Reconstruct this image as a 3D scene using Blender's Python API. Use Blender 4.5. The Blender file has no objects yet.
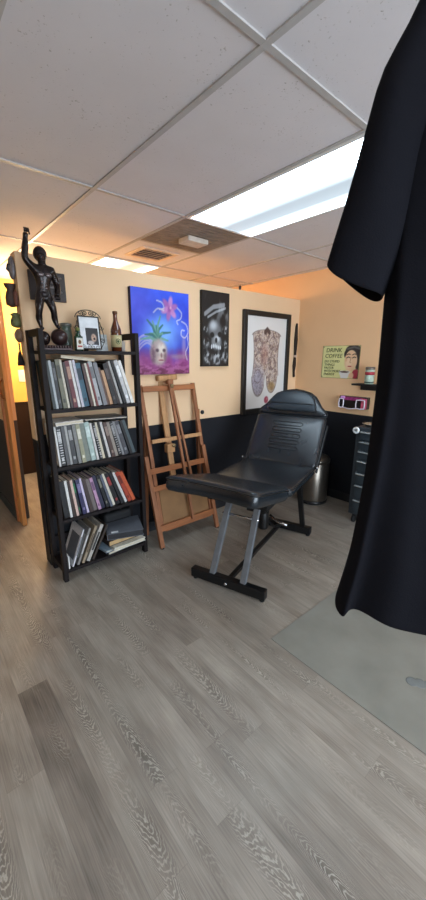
import bpy, bmesh, math, random
from mathutils import Vector, Matrix, noise as mnoise
random.seed(7)
PI = math.pi
scene = bpy.context.scene
COL = scene.collection
V = Vector

# ------------------------------------------------------------------ materials
def lin(c):
    c = c / 255.0
    return c / 12.92 if c <= 0.04045 else ((c + 0.055) / 1.055) ** 2.4
def rgb(c): return (lin(c[0]), lin(c[1]), lin(c[2]), 1.0)
_mats = {}
def mat(name, c, rough=0.6, metal=0.0, var=0.12, scale=18.0, bump=0.0, bscale=None, spec=0.5, sheen=0.0,
        trans=0.0, coat=0.0, stretch=None):
    if name in _mats: return _mats[name]
    m = bpy.data.materials.new(name); m.use_nodes = True
    nt = m.node_tree; N = nt.nodes; L = nt.links
    b = N['Principled BSDF']
    tc = N.new('ShaderNodeTexCoord'); mp = N.new('ShaderNodeMapping')
    L.new(tc.outputs['Object'], mp.inputs['Vector'])
    if stretch: mp.inputs['Scale'].default_value = stretch
    nz = N.new('ShaderNodeTexNoise'); nz.inputs['Scale'].default_value = scale; nz.inputs['Detail'].default_value = 4
    L.new(mp.outputs['Vector'], nz.inputs['Vector'])
    cr = N.new('ShaderNodeValToRGB')
    a = rgb(c)
    cr.color_ramp.elements[0].position = 0.3; cr.color_ramp.elements[1].position = 0.7
    cr.color_ramp.elements[0].color = tuple(x * (1 - var) for x in a[:3]) + (1,)
    cr.color_ramp.elements[1].color = tuple(min(1, x * (1 + var)) for x in a[:3]) + (1,)
    L.new(nz.outputs['Fac'], cr.inputs['Fac']); L.new(cr.outputs['Color'], b.inputs['Base Color'])
    b.inputs['Roughness'].default_value = rough; b.inputs['Metallic'].default_value = metal
    b.inputs['Specular IOR Level'].default_value = spec
    if sheen: b.inputs['Sheen Weight'].default_value = sheen
    if trans: b.inputs['Transmission Weight'].default_value = trans
    if coat: b.inputs['Coat Weight'].default_value = coat
    if bump:
        bp = N.new('ShaderNodeBump'); bp.inputs['Strength'].default_value = bump; bp.inputs['Distance'].default_value = 0.004
        n2 = N.new('ShaderNodeTexNoise'); n2.inputs['Scale'].default_value = bscale or scale * 3; n2.inputs['Detail'].default_value = 5
        L.new(mp.outputs['Vector'], n2.inputs['Vector']); L.new(n2.outputs['Fac'], bp.inputs['Height'])
        L.new(bp.outputs['Normal'], b.inputs['Normal'])
    _mats[name] = m
    return m

def wood(name, c, rough=0.45, axis='Z', dark=0.55):
    if name in _mats: return _mats[name]
    m = mat(name, c, rough, 0, 0.1)
    nt = m.node_tree; N = nt.nodes; L = nt.links; b = N['Principled BSDF']
    tc = N.new('ShaderNodeTexCoord'); mp = N.new('ShaderNodeMapping')
    mp.inputs['Scale'].default_value = {'Z': (30, 30, 1.6), 'X': (1.6, 30, 30), 'Y': (30, 1.6, 30)}[axis]
    L.new(tc.outputs['Object'], mp.inputs['Vector'])
    nz = N.new('ShaderNodeTexNoise'); nz.inputs['Scale'].default_value = 2.0; nz.inputs['Detail'].default_value = 6
    nz.inputs['Distortion'].default_value = 0.7
    L.new(mp.outputs['Vector'], nz.inputs['Vector'])
    cr = N.new('ShaderNodeValToRGB'); a = rgb(c)
    cr.color_ramp.elements[0].position = 0.3; cr.color_ramp.elements[1].position = 0.66
    cr.color_ramp.elements[0].color = tuple(x * dark for x in a[:3]) + (1,)
    cr.color_ramp.elements[1].color = a
    L.new(nz.outputs['Fac'], cr.inputs['Fac']); L.new(cr.outputs['Color'], b.inputs['Base Color'])
    return m

def attr_mat(name, rough=0.6, coat=0.0):
    if name in _mats: return _mats[name]
    m = bpy.data.materials.new(name); m.use_nodes = True
    N = m.node_tree.nodes; L = m.node_tree.links; b = N['Principled BSDF']
    a = N.new('ShaderNodeVertexColor'); a.layer_name = 'paint'
    L.new(a.outputs['Color'], b.inputs['Base Color'])
    b.inputs['Roughness'].default_value = rough; b.inputs['Coat Weight'].default_value = coat
    nz = N.new('ShaderNodeTexNoise'); nz.inputs['Scale'].default_value = 160
    bp = N.new('ShaderNodeBump'); bp.inputs['Strength'].default_value = 0.08; bp.inputs['Distance'].default_value = 0.002
    L.new(nz.outputs['Fac'], bp.inputs['Height']); L.new(bp.outputs['Normal'], b.inputs['Normal'])
    _mats[name] = m
    return m

def emis(name, c, strength, stripes=None):
    m = bpy.data.materials.new(name); m.use_nodes = True
    N = m.node_tree.nodes; L = m.node_tree.links
    b = N['Principled BSDF']
    b.inputs['Base Color'].default_value = (0.25, 0.27, 0.28, 1); b.inputs['Roughness'].default_value = 0.4
    b.inputs['Emission Color'].default_value = rgb(c); b.inputs['Emission Strength'].default_value = strength
    if stripes:
        # tubes glow through the prismatic lens: bright over the tubes, paler between them
        tc = N.new('ShaderNodeTexCoord'); sp = N.new('ShaderNodeSeparateXYZ'); L.new(tc.outputs['Object'], sp.inputs[0])
        mr = N.new('ShaderNodeMapRange'); mr.inputs[1].default_value = -.28; mr.inputs[2].default_value = .28; L.new(sp.outputs['X'], mr.inputs[0])
        cr = N.new('ShaderNodeValToRGB'); L.new(mr.outputs[0], cr.inputs['Fac']); e = cr.color_ramp.elements; cr.color_ramp.interpolation = 'EASE'
        for i, (p, v) in enumerate(stripes):
            k = e[i] if i < 2 else e.new(p)
            k.position = p; k.color = (v, v, v, 1)
        ma = N.new('ShaderNodeMath'); ma.operation = 'MULTIPLY'; ma.inputs[1].default_value = strength
        L.new(cr.outputs[0], ma.inputs[0]); L.new(ma.outputs[0], b.inputs['Emission Strength'])
    return m

# ------------------------------------------------------------------ mesh building
class MB:
    def __init__(s): s.bm = bmesh.new()
    def _fin(s, vs, m):
        fs = set()
        for v in vs: fs.update(v.link_faces)
        for f in fs: f.material_index = m
    def box(s, c, d, m=0, R=None):
        M = Matrix.Translation(V(c)) @ (R.to_4x4() if R else Matrix()) @ Matrix.Diagonal((d[0], d[1], d[2], 1))
        r = bmesh.ops.create_cube(s.bm, size=1, matrix=M); s._fin(r['verts'], m); return s
    def bb(s, a, b, m=0):
        return s.box([(a[i] + b[i]) / 2 for i in range(3)], [abs(b[i] - a[i]) for i in range(3)], m)
    def beam(s, p0, p1, w, h, side=(1, 0, 0), m=0):
        p0 = V(p0); p1 = V(p1); z = (p1 - p0); l = z.length; z.normalize()
        x = V(side); x = (x - z * x.dot(z)).normalized(); y = z.cross(x)
        R = Matrix((x, y, z)).transposed()
        return s.box((p0 + p1) / 2, (w, h, l), m, R)
    def tube(s, pts, r, seg=8, m=0, closed=False):
        pts = [V(p) for p in pts]; n = len(pts); rings = []
        rr = r if isinstance(r, (list, tuple)) else [r] * n
        up = None
        for i, p in enumerate(pts):
            a = pts[i - 1] if (i > 0 or closed) else p
            b = pts[(i + 1) % n] if (i < n - 1 or closed) else p
            t = (b - a).normalized()
            if up is None:
                up = V((0, 0, 1)) if abs(t.z) < 0.9 else V((1, 0, 0))
            x = up - t * up.dot(t)
            if x.length < 1e-4: x = t.orthogonal()
            x.normalize(); y = t.cross(x); up = x
            rings.append([s.bm.verts.new(p + (x * math.cos(q) + y * math.sin(q)) * rr[i]) for q in [2 * PI * k / seg for k in range(seg)]])
        for i in range(n if closed else n - 1):
            A = rings[i]; B = rings[(i + 1) % n]
            for k in range(seg):
                f = s.bm.faces.new((A[k], A[(k + 1) % seg], B[(k + 1) % seg], B[k])); f.material_index = m; f.smooth = True
        if not closed:
            f = s.bm.faces.new(list(reversed(rings[0]))); f.material_index = m
            f = s.bm.faces.new(rings[-1]); f.material_index = m
        return s
    def lathe(s, prof, seg=20, c=(0, 0, 0), m=0, M=None, mats=None):
        M = (M or Matrix()); c = V(c); rings = []
        for r, z in prof:
            r = max(r, 1e-4)
            rings.append([s.bm.verts.new(c + (M @ V((r * math.cos(2 * PI * k / seg), r * math.sin(2 * PI * k / seg), z)))) for k in range(seg)])
        for i in range(len(prof) - 1):
            for k in range(seg):
                f = s.bm.faces.new((rings[i][k], rings[i][(k + 1) % seg], rings[i + 1][(k + 1) % seg], rings[i + 1][k]))
                f.material_index = mats[i] if mats else m; f.smooth = True
        f = s.bm.faces.new(list(reversed(rings[0]))); f.material_index = mats[0] if mats else m
        f = s.bm.faces.new(rings[-1]); f.material_index = mats[-1] if mats else m
        return s
    def prism(s, poly, t, M=None, m=0):
        """2-D polygon in local XY, extruded 0..t along local Z, then M"""
        M = M or Matrix(); n = len(poly)
        a = [s.bm.verts.new(M @ V((x, y, 0))) for x, y in poly]; b = [s.bm.verts.new(M @ V((x, y, t))) for x, y in poly]
        fs = [s.bm.faces.new(list(reversed(a))), s.bm.faces.new(b)]
        for i in range(n): fs.append(s.bm.faces.new((a[i], a[(i + 1) % n], b[(i + 1) % n], b[i])))
        for f in fs: f.material_index = m
        return s
    def ball(s, c, r, m=0, seg=16, R=None):
        r = r if isinstance(r, (list, tuple)) else (r, r, r)
        M = Matrix.Translation(V(c)) @ (R.to_4x4() if R else Matrix()) @ Matrix.Diagonal((r[0], r[1], r[2], 1))
        q = bmesh.ops.create_uvsphere(s.bm, u_segments=seg, v_segments=max(6, seg // 2 + 2), radius=1, matrix=M)
        s._fin(q['verts'], m)
        for v in q['verts']:
            for f in v.link_faces: f.smooth = True
        return s
    def build(s, name, mats, parent=None, loc=None, bevel=0.0, seg=2, sub=0, smooth=False, local=False):
        me = bpy.data.meshes.new(name)
        bmesh.ops.recalc_face_normals(s.bm, faces=s.bm.faces)
        if parent is not None and not local: s.bm.transform(wmat(parent).inverted())
        elif loc is not None and not local: s.bm.transform(Matrix.Translation(-V(loc)))
        s.bm.to_mesh(me); s.bm.free()
        o = bpy.data.objects.new(name, me); COL.objects.link(o)
        for m in (mats if isinstance(mats, (list, tuple)) else [mats]): me.materials.append(m)
        if parent is not None: o.parent = parent
        elif loc is not None: o.location = loc
        if smooth:
            for p in me.polygons: p.use_smooth = True
        if bevel:
            b = o.modifiers.new('bevel', 'BEVEL'); b.width = bevel; b.segments = seg; b.limit_method = 'ANGLE'; b.angle_limit = math.radians(40)
        if sub:
            u = o.modifiers.new('sub', 'SUBSURF'); u.levels = sub; u.render_levels = sub
        return o

def wmat(o):
    M = Matrix.LocRotScale(o.location, o.rotation_euler, V((1, 1, 1)))
    return wmat(o.parent) @ M if o.parent else M
def tag(o, label, cat, group=None):
    o['label'] = label; o['category'] = cat
    if group: o['group'] = group
    return o
def thing(name, label, cat, loc, rotz=0.0, group=None):
    o = bpy.data.objects.new(name, None); COL.objects.link(o); o.empty_display_size = 0.1
    o.location = loc; o.rotation_euler = (0, 0, rotz)
    return tag(o, label, cat, group)
def struct(o):
    o['kind'] = 'structure'; return o

# ------------------------------------------------------------------ camera
CAMZ = 1.5
r_ = V((0.759, -0.651, 0.005)); u_ = V((0.157, 0.191, 0.969)); w_ = V((0.631, 0.735, -0.247))
w_.normalize(); r_ = (r_ - w_ * r_.dot(w_)).normalized(); u_ = r_.cross(w_)
cam = bpy.data.cameras.new('camera'); co = bpy.data.objects.new('camera', cam); COL.objects.link(co)
R = Matrix((r_, u_, -w_)).transposed()
co.matrix_world = Matrix.Translation((0, 0, CAMZ)) @ R.to_4x4()
cam.sensor_fit = 'VERTICAL'; cam.sensor_height = 36; cam.sensor_width = 36 * 426 / 900
cam.lens = 361 / 900 * 36; cam.clip_start = 0.02
scene.camera = co
scene.view_settings.view_transform = 'Standard'
try: scene.view_settings.look = 'None'
except Exception: pass
scene.view_settings.gamma = 1.0; scene.view_settings.use_curve_mapping = False
scene.view_settings.exposure = 0.95

# ------------------------------------------------------------------ the room
CEIL = 2.383; XR = 3.48; YP = 2.598; XL = -2.4; YB = -2.6; YF = 5.05; PX = 0.648; PT = 0.10; PH = 2.118; WZ = 0.95

def wall_mat(name, paint, dado, wz=WZ):
    m = bpy.data.materials.new(name); m.use_nodes = True
    N = m.node_tree.nodes; L = m.node_tree.links; b = N['Principled BSDF']
    g = N.new('ShaderNodeNewGeometry'); sp = N.new('ShaderNodeSeparateXYZ'); L.new(g.outputs['Position'], sp.inputs[0])
    lt = N.new('ShaderNodeMath'); lt.operation = 'LESS_THAN'; lt.inputs[1].default_value = wz; L.new(sp.outputs['Z'], lt.inputs[0])
    nz = N.new('ShaderNodeTexNoise'); nz.inputs['Scale'].default_value = 3; nz.inputs['Detail'].default_value = 5
    L.new(g.outputs['Position'], nz.inputs['Vector'])
    cr = N.new('ShaderNodeValToRGB'); a = rgb(paint)
    cr.color_ramp.elements[0].position = .3; cr.color_ramp.elements[1].position = .7
    cr.color_ramp.elements[0].color = tuple(x * .95 for x in a[:3]) + (1,); cr.color_ramp.elements[1].color = a
    L.new(nz.outputs['Fac'], cr.inputs['Fac'])
    mx = N.new('ShaderNodeMixRGB'); L.new(lt.outputs[0], mx.inputs['Fac']); L.new(cr.outputs['Color'], mx.inputs['Color1'])
    mx.inputs['Color2'].default_value = rgb(dado)
    L.new(mx.outputs['Color'], b.inputs['Base Color']); b.inputs['Roughness'].default_value = 0.6
    b.inputs['Specular IOR Level'].default_value = 0.3
    n2 = N.new('ShaderNodeTexNoise'); n2.inputs['Scale'].default_value = 220; L.new(g.outputs['Position'], n2.inputs['Vector'])
    bp = N.new('ShaderNodeBump'); bp.inputs['Strength'].default_value = .12; bp.inputs['Distance'].default_value = .003
    L.new(n2.outputs['Fac'], bp.inputs['Height']); L.new(bp.outputs['Normal'], b.inputs['Normal'])
    return m
PEACH = wall_mat('peach_paint', (238, 202, 162), (22, 24, 30))
ORANGE = wall_mat('orange_peach_paint', (242, 198, 152), (22, 24, 30))
YELLOW = wall_mat('yellow_paint', (248, 200, 104), (40, 24, 18))

# floor: vinyl planks running along Y, one quad per plank with its own tone and seed
def make_floor():
    bm = bmesh.new(); uvl = bm.loops.layers.uv.new('uv'); tl = bm.loops.layers.float_color.new('plank')
    W = 0.127; Lp = 1.22; rnd = random.Random(21)
    k0 = int(math.floor((XL - .315) / W)); k1 = int(math.ceil((XR - .315) / W))
    for k in range(k0, k1 + 1):
        x0 = max(XL, .315 + k * W); x1 = min(XR, .315 + (k + 1) * W)
        if x1 <= x0: continue
        y = YB - rnd.random() * Lp
        if k == -1: y = 1.585 - 4 * Lp
        while y < YF:
            ya = max(YB, y); yb = min(YF, y + Lp)
            if yb > ya:
                tone = rnd.choice([.3, .4, .5, .5, .55, .6, .7, .82]); seed = rnd.random()
                if k == -1 and abs(y + Lp - 1.585) < .01: tone = 0.0
                vs = [bm.verts.new(p) for p in ((x0, ya, 0), (x1, ya, 0), (x1, yb, 0), (x0, yb, 0))]
                f = bm.faces.new(vs)
                for lp, uv in zip(f.loops, ((0, ya - y), (1, ya - y), (1, yb - y), (0, yb - y))):
                    lp[uvl].uv = uv; lp[tl] = ((.62 if uv[1] < .6 else -.35) if tone == 0.0 else tone, seed, 0, 1)
            y += Lp
    # slab underneath
    me = bpy.data.meshes.new('floor'); bm.to_mesh(me); bm.free()
    o = bpy.data.objects.new('floor', me); COL.objects.link(o); struct(o)
    m = bpy.data.materials.new('grey_oak_vinyl'); m.use_nodes = True
    N = m.node_tree.nodes; L = m.node_tree.links; b = N['Principled BSDF']
    def nd(t, **k):
        n = N.new(t)
        for a, v in k.items(): setattr(n, a, v)
        return n
    def math_(op, a, b_=None, c=None):
        n = nd('ShaderNodeMath', operation=op)
        for i, q in enumerate((a, b_, c)):
            if q is None: continue
            if isinstance(q, (int, float)): n.inputs[i].default_value = q
            else: L.new(q, n.inputs[i])
        return n.outputs[0]
    at = nd('ShaderNodeVertexColor', layer_name='plank'); sc = nd('ShaderNodeSeparateColor'); L.new(at.outputs['Color'], sc.inputs[0])
    tone, seed = sc.outputs[0], sc.outputs[1]
    uv = nd('ShaderNodeUVMap', uv_map='uv'); su = nd('ShaderNodeSeparateXYZ'); L.new(uv.outputs[0], su.inputs[0])
    ux, uy = su.outputs[0], su.outputs[1]
    off = math_('MULTIPLY', seed, 37.0)
    # cathedral grain: contours of a smooth, lengthwise-stretched field
    cx = nd('ShaderNodeCombineXYZ'); L.new(math_('MULTIPLY_ADD', ux, 0.75, off), cx.inputs[0]); L.new(math_('MULTIPLY', uy, 1.5), cx.inputs[1]); L.new(off, cx.inputs[2])
    n1 = nd('ShaderNodeTexNoise'); n1.inputs['Scale'].default_value = 1.7; n1.inputs['Detail'].default_value = 1.2; L.new(cx.outputs[0], n1.inputs['Vector'])
    jx = nd('ShaderNodeCombineXYZ'); L.new(math_('MULTIPLY_ADD', ux, 5.0, off), jx.inputs[0]); L.new(math_('MULTIPLY', uy, 14), jx.inputs[1])
    nj = nd('ShaderNodeTexNoise'); nj.inputs['Scale'].default_value = 2.2; nj.inputs['Detail'].default_value = 3; L.new(jx.outputs[0], nj.inputs['Vector'])
    xc = math_('SUBTRACT', ux, math_('MULTIPLY_ADD', math_('FRACT', math_('MULTIPLY', seed, 3.3)), 0.4, 0.3))
    par = math_('MULTIPLY', math_('MULTIPLY', xc, xc), math_('MULTIPLY_ADD', math_('FRACT', math_('MULTIPLY', seed, 11.1)), 1.6, 0.9))
    sg_ = math_('SUBTRACT', math_('MULTIPLY', math_('GREATER_THAN', math_('FRACT', math_('MULTIPLY', seed, 5.7)), 0.5), 2.0), 1.0)
    fld = math_('ADD', math_('MULTIPLY_ADD', uy, sg_, par), math_('ADD', math_('MULTIPLY', n1.outputs['Fac'], 0.40), math_('MULTIPLY', nj.outputs['Fac'], 0.075)))
    ring = math_('SINE', math_('MULTIPLY', fld, 215.0))
    line = nd('ShaderNodeMapRange'); L.new(ring, line.inputs[0]); line.inputs[1].default_value = 0.1; line.inputs[2].default_value = 1.0
    # grain is confined to patches near the heart of the board
    mx_ = nd('ShaderNodeCombineXYZ'); L.new(off, mx_.inputs[0]); L.new(math_('MULTIPLY', uy, 2.6), mx_.inputs[1])
    nm = nd('ShaderNodeTexNoise'); nm.inputs['Scale'].default_value = 1.0; nm.inputs['Detail'].default_value = 1; L.new(mx_.outputs[0], nm.inputs['Vector'])
    m1 = nd('ShaderNodeMapRange'); L.new(nm.outputs['Fac'], m1.inputs[0])
    m1.inputs[1].default_value = 0.36; m1.inputs[2].default_value = 0.58; m1.inputs[3].default_value = 0.0; m1.inputs[4].default_value = 1.0
    heart = nd('ShaderNodeMapRange'); L.new(math_('ABSOLUTE', math_('SUBTRACT', ux, 0.5)), heart.inputs[0])
    heart.inputs[1].default_value = 0.12; heart.inputs[2].default_value = 0.36; heart.inputs[3].default_value = 1.0; heart.inputs[4].default_value = 0.08
    pick = nd('ShaderNodeMapRange'); L.new(math_('FRACT', math_('MULTIPLY', seed, 7.77)), pick.inputs[0])
    pick.inputs[1].default_value = 0.2; pick.inputs[2].default_value = 0.5
    gmask = math_('MULTIPLY', math_('MULTIPLY', m1.outputs[0], heart.outputs[0]), math_('MULTIPLY_ADD', pick.outputs[0], 0.85, 0.15))
    # fine straight fibre
    fx = nd('ShaderNodeCombineXYZ'); L.new(math_('MULTIPLY_ADD', ux, 9.0, off), fx.inputs[0]); L.new(math_('MULTIPLY', uy, 1.7), fx.inputs[1])
    n3 = nd('ShaderNodeTexNoise'); n3.inputs['Scale'].default_value = 3; n3.inputs['Detail'].default_value = 6; L.new(fx.outputs[0], n3.inputs['Vector'])
    bx = nd('ShaderNodeCombineXYZ'); L.new(math_('MULTIPLY_ADD', ux, 1.0, off), bx.inputs[0]); L.new(math_('MULTIPLY', uy, 2.2), bx.inputs[1])
    n4 = nd('ShaderNodeTexNoise'); n4.inputs['Scale'].default_value = 1.5; n4.inputs['Detail'].default_value = 3; L.new(bx.outputs[0], n4.inputs['Vector'])
    val = math_('ADD', math_('MULTIPLY_ADD', tone, 0.24, 0.105), math_('ADD', math_('MULTIPLY', n3.outputs['Fac'], 0.40), math_('MULTIPLY', n4.outputs['Fac'], 0.55)))
    cr = nd('ShaderNodeValToRGB'); L.new(val, cr.inputs['Fac'])
    e = cr.color_ramp.elements
    e[0].position = 0.36; e[0].color = rgb((80, 73, 66)); e[1].position = 0.98; e[1].color = rgb((178, 169, 156))
    k = e.new(0.66); k.color = rgb((136, 127, 116))
    mg = nd('ShaderNodeMixRGB', blend_type='MIX'); L.new(cr.outputs[0], mg.inputs['Color1']); mg.inputs['Color2'].default_value = rgb((198, 191, 178))
    L.new(math_('MULTIPLY', math_('MULTIPLY', line.outputs[0], gmask), 0.6), mg.inputs['Fac'])
    dg = nd('ShaderNodeMixRGB', blend_type='MULTIPLY'); L.new(mg.outputs[0], dg.inputs['Color1']); dg.inputs['Color2'].default_value = (.5, .48, .46, 1)
    inv = math_('SUBTRACT', 1.0, line.outputs[0]); L.new(math_('MULTIPLY', math_('MULTIPLY', inv, gmask), 0.6), dg.inputs['Fac'])
    # joints
    ed = math_('MINIMUM', math_('MULTIPLY', math_('MINIMUM', ux, math_('SUBTRACT', 1.0, ux)), W), math_('MINIMUM', uy, math_('SUBTRACT', Lp, uy)))
    jm = nd('ShaderNodeMapRange'); L.new(ed, jm.inputs[0]); jm.inputs[1].default_value = 0.0; jm.inputs[2].default_value = 0.0022
    jm.inputs[3].default_value = 0.22; jm.inputs[4].default_value = 0.0
    jj = nd('ShaderNodeMixRGB'); L.new(jm.outputs[0], jj.inputs['Fac']); L.new(dg.outputs[0], jj.inputs['Color1']); jj.inputs['Color2'].default_value = rgb((66, 60, 54))
    gp = nd('ShaderNodeNewGeometry'); sn = nd('ShaderNodeTexNoise'); sn.inputs['Scale'].default_value = 2.6; sn.inputs['Detail'].default_value = 5; L.new(gp.outputs['Position'], sn.inputs['Vector'])
    sr = nd('ShaderNodeMapRange'); L.new(sn.outputs['Fac'], sr.inputs[0]); sr.inputs[1].default_value = .45; sr.inputs[2].default_value = .75; sr.inputs[4].default_value = .45
    sx = nd('ShaderNodeMixRGB'); L.new(sr.outputs[0], sx.inputs['Fac']); L.new(jj.outputs[0], sx.inputs['Color1']); sx.inputs['Color2'].default_value = rgb((150, 146, 136))
    L.new(sx.outputs[0], b.inputs['Base Color'])
    b.inputs['Roughness'].default_value = 0.42; b.inputs['Specular IOR Level'].default_value = 0.45
    bp = nd('ShaderNodeBump'); bp.inputs['Strength'].default_value = 0.12; bp.inputs['Distance'].default_value = 0.002
    L.new(n3.outputs['Fac'], bp.inputs['Height']); L.new(bp.outputs['Normal'], b.inputs['Normal'])
    me.materials.append(m)
make_floor()

# ceiling
def ceil_mat():
    m = mat('ceiling_tile_white', (224, 220, 223), 0.85, 0, 0.02, 6)
    N = m.node_tree.nodes; L = m.node_tree.links; b = N['Principled BSDF']
    g = N.new('ShaderNodeNewGeometry')
    v = N.new('ShaderNodeTexNoise'); v.inputs['Scale'].default_value = 95; v.inputs['Detail'].default_value = 2; v.inputs['Roughness'].default_value = .6
    L.new(g.outputs['Position'], v.inputs['Vector'])
    big = N.new('ShaderNodeTexNoise'); big.inputs['Scale'].default_value = 5; L.new(g.outputs['Position'], big.inputs['Vector'])
    ad = N.new('ShaderNodeMath'); ad.operation = 'MULTIPLY_ADD'; ad.inputs[1].default_value = 0.25; L.new(big.outputs['Fac'], ad.inputs[0]); L.new(v.outputs['Fac'], ad.inputs[2])
    mr = N.new('ShaderNodeMapRange'); L.new(ad.outputs[0], mr.inputs[0]); mr.inputs[1].default_value = .79; mr.inputs[2].default_value = .92
    mx = N.new('ShaderNodeMixRGB'); L.new(mr.outputs[0], mx.inputs['Fac'])
    src = b.inputs['Base Color'].links[0].from_socket
    L.new(src, mx.inputs['Color1']); mx.inputs['Color2'].default_value = rgb((170, 164, 160)); L.new(mx.outputs[0], b.inputs['Base Color'])
    bp = N.new('ShaderNodeBump'); bp.invert = True; bp.inputs['Strength'].default_value = .5; bp.inputs['Distance'].default_value = .004
    L.new(mr.outputs[0], bp.inputs['Height']); L.new(bp.outputs['Normal'], b.inputs['Normal'])
    return m
struct(MB().bb((XL, YB, CEIL), (XR, YF, CEIL + .08)).build('ceiling', ceil_mat()))
GX = [.349 + .6096 * k for k in range(-4, 6)]; GY = [.892 + 1.2192 * k for k in range(-2, 4)]
g = MB()
for x in GX:
    if XL < x < XR: g.bb((x - .0115, YB, CEIL - .006), (x + .0115, YF, CEIL))
for y in GY:
    if YB < y < YF: g.bb((XL, y - .0115, CEIL - .0055), (XR, y + .0115, CEIL))
g.bb((1.568, 2.7208 - .013, CEIL - .005), (2.177, 2.7208 + .013, CEIL))
struct(g.build('trim_1', mat('ceiling_grid_metal', (186, 183, 181), .5, 0, .05)))

def wallbox(name, a, b, m): return struct(MB().bb(a, b).build(name, m))
wallbox('wall_right', (XR, YB, 0), (XR + .1, YF, CEIL), ORANGE)
wallbox('wall_far', (XL - .1, YF, 0), (XR + .1, YF + .1, CEIL), YELLOW)
wallbox('wall_left', (XL - .1, YB, 0), (XL, YF, CEIL), PEACH)
wallbox('wall_back', (PX, YP, 0), (XR, YP + PT, PH), PEACH)
wallbox('wall_side', (.652, 3.58, 0), (.752, YF, CEIL), wall_mat('peach_paint_grey_dado', (238, 202, 162), (72, 74, 78)))
# wall behind the camera with a wide window
WX0, WX1, WZ0, WZ1 = -.6, 2.9, .35, 2.15
w = MB(); w.bb((XL, YB - .1, 0), (WX0, YB, CEIL)); w.bb((WX1, YB - .1, 0), (XR, YB, CEIL))
w.bb((WX0, YB - .1, 0), (WX1, YB, WZ0)); w.bb((WX0, YB - .1, WZ1), (WX1, YB, CEIL)); struct(w.build('wall_front', PEACH))
w = MB()
for x in (WX0 + .03, (WX0 + WX1) / 2, WX1 - .03): w.bb((x - .03, YB - .08, WZ0), (x + .03, YB - .02, WZ1))
for z in (WZ0 + .03, WZ1 - .03): w.bb((WX0, YB - .08, z - .03), (WX1, YB - .02, z + .03))
struct(w.build('window_1', mat('white_window_frame', (225, 225, 222), .4)))
BASE = mat('black_baseboard', (30, 32, 36), .5, 0, .1)
struct(MB().bb((XR - .012, YB, 0), (XR, YP, .09)).build('baseboard_right', BASE, bevel=.003))
struct(MB().bb((PX, YP - .012, 0), (XR - .012, YP, .09)).build('baseboard_back', BASE, bevel=.003))
struct(MB().bb((.640, 3.58, 0), (.652, YF, .1)).build('baseboard_side', mat('charcoal_baseboard', (58, 66, 70), .5), bevel=.003))
# oak door folded against its jamb at the end of the side wall
OAK = wood('honey_oak', (230, 166, 100), .35, 'Z', .72)
d = struct(MB().bb((.655, 3.41, .005), (.690, 3.575, 2.06)).build('door_1', OAK, bevel=.004))
for i, y in enumerate((3.552, 3.535)):
    MB().bb((.640, y, .005), (.656, y + .010, 2.06)).build('moulding', wood('dark_oak', (196, 124, 72), .35, 'Z', .7), d, bevel=.003)
bz = mat('bronze_pull', (150, 92, 48), .35, .6)
MB().tube([(.655, 3.455, 1.315), (.636, 3.44, 1.30), (.630, 3.43, 1.24), (.634, 3.44, 1.17), (.655, 3.455, 1.155)], .006, 8).build('handle', bz, d)
MB().bb((.650, 3.43, 1.14), (.655, 3.48, 1.33)).build('handle_plate', wood('dark_oak', (0, 0, 0)), d, bevel=.002)

# ------------------------------------------------------------------ ceiling fixtures
FRM = mat('white_fixture_metal', (232, 232, 230), .4, 0, .03)
def troffer(loc, label, strength, tint=(214, 236, 252)):
    t = thing('ceiling_light', label, 'ceiling light', loc, 0, 'fluorescent ceiling panels')
    x, y, z = .3048, .6096, 0
    f = MB()
    for sx in (-1, 1): f.bb((sx * (x - .014) - .010, -y + .004, -.012), (sx * (x - .014) + .010, y - .004, -.001))
    for sy in (-1, 1): f.bb((-x + .024, sy * (y - .014) - .010, -.012), (x - .024, sy * (y - .014) + .010, -.001))
    f.build('frame', FRM, t, local=True, bevel=.002)
    MB().bb((-x + .024, -y + .024, -.008), (x - .024, y - .024, -.002)).build('diffuser', emis('lamp_diffuser', tint, strength, [(0, .5), (1, .35), (.12, 1), (.26, .9), (.42, .10), (.55, .038), (.74, .045), (.88, .25)]), t, local=True)
    return t
troffer((1.8723, 1.5014, CEIL), 'large glowing fluorescent ceiling panel beside the black T-shirt', 9.0)
troffer((1.8723, 3.9398, CEIL), 'glowing ceiling panel half hidden behind the partition wall above the bookcase', 11.0, (255, 236, 208))
troffer((-.566, -.9, CEIL), 'added unseen glowing ceiling panel over the front of the room', 12.0)  # extra panel out of view, added to brighten ceiling and foreground
troffer((-1.1755, 2.7206, CEIL), 'added unseen glowing ceiling panel over the passage left of the partition', 5.0, (255, 240, 222))  # extra panel out of view, added to light the masks and wall end

# brown return panel with a white box in the middle
rp = thing('return_air_panel', 'dusty brown square ceiling panel at the end of the large light', 'ceiling panel', (1.8723, 2.416, CEIL))
BR = mat('dusty_brown_panel', (150, 132, 116), .8, 0, .18, 14, .3, 260)
MB().bb((-.29, -.29, -.006), (.29, .29, -.001)).build('grille', BR, rp, local=True)
p = MB()
for k in range(-6, 7): p.bb((-.28, k * .042 - .002, -.009), (.28, k * .042 + .002, -.006))
p.build('rib', BR, rp, local=True)
MB().bb((-.095, -.06, -.045), (.095, .07, -.009)).build('white_box', mat('offwhite_box', (214, 202, 190), .6), rp, local=True, bevel=.006)
av = thing('air_vent', 'small louvred ceiling vent between the brown panel and far light', 'air vent', (1.86, 3.005, CEIL))
f = MB()
for s in (-1, 1):
    f.bb((s * .16 - .02, -.16, -.012), (s * .16 + .02, .16, -.001)); f.bb((-.14, s * .145 - .017, -.012), (.14, s * .145 + .017, -.001))
f.build('frame', mat('vent_white', (222, 204, 184), .5), av, local=True, bevel=.003)
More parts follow.
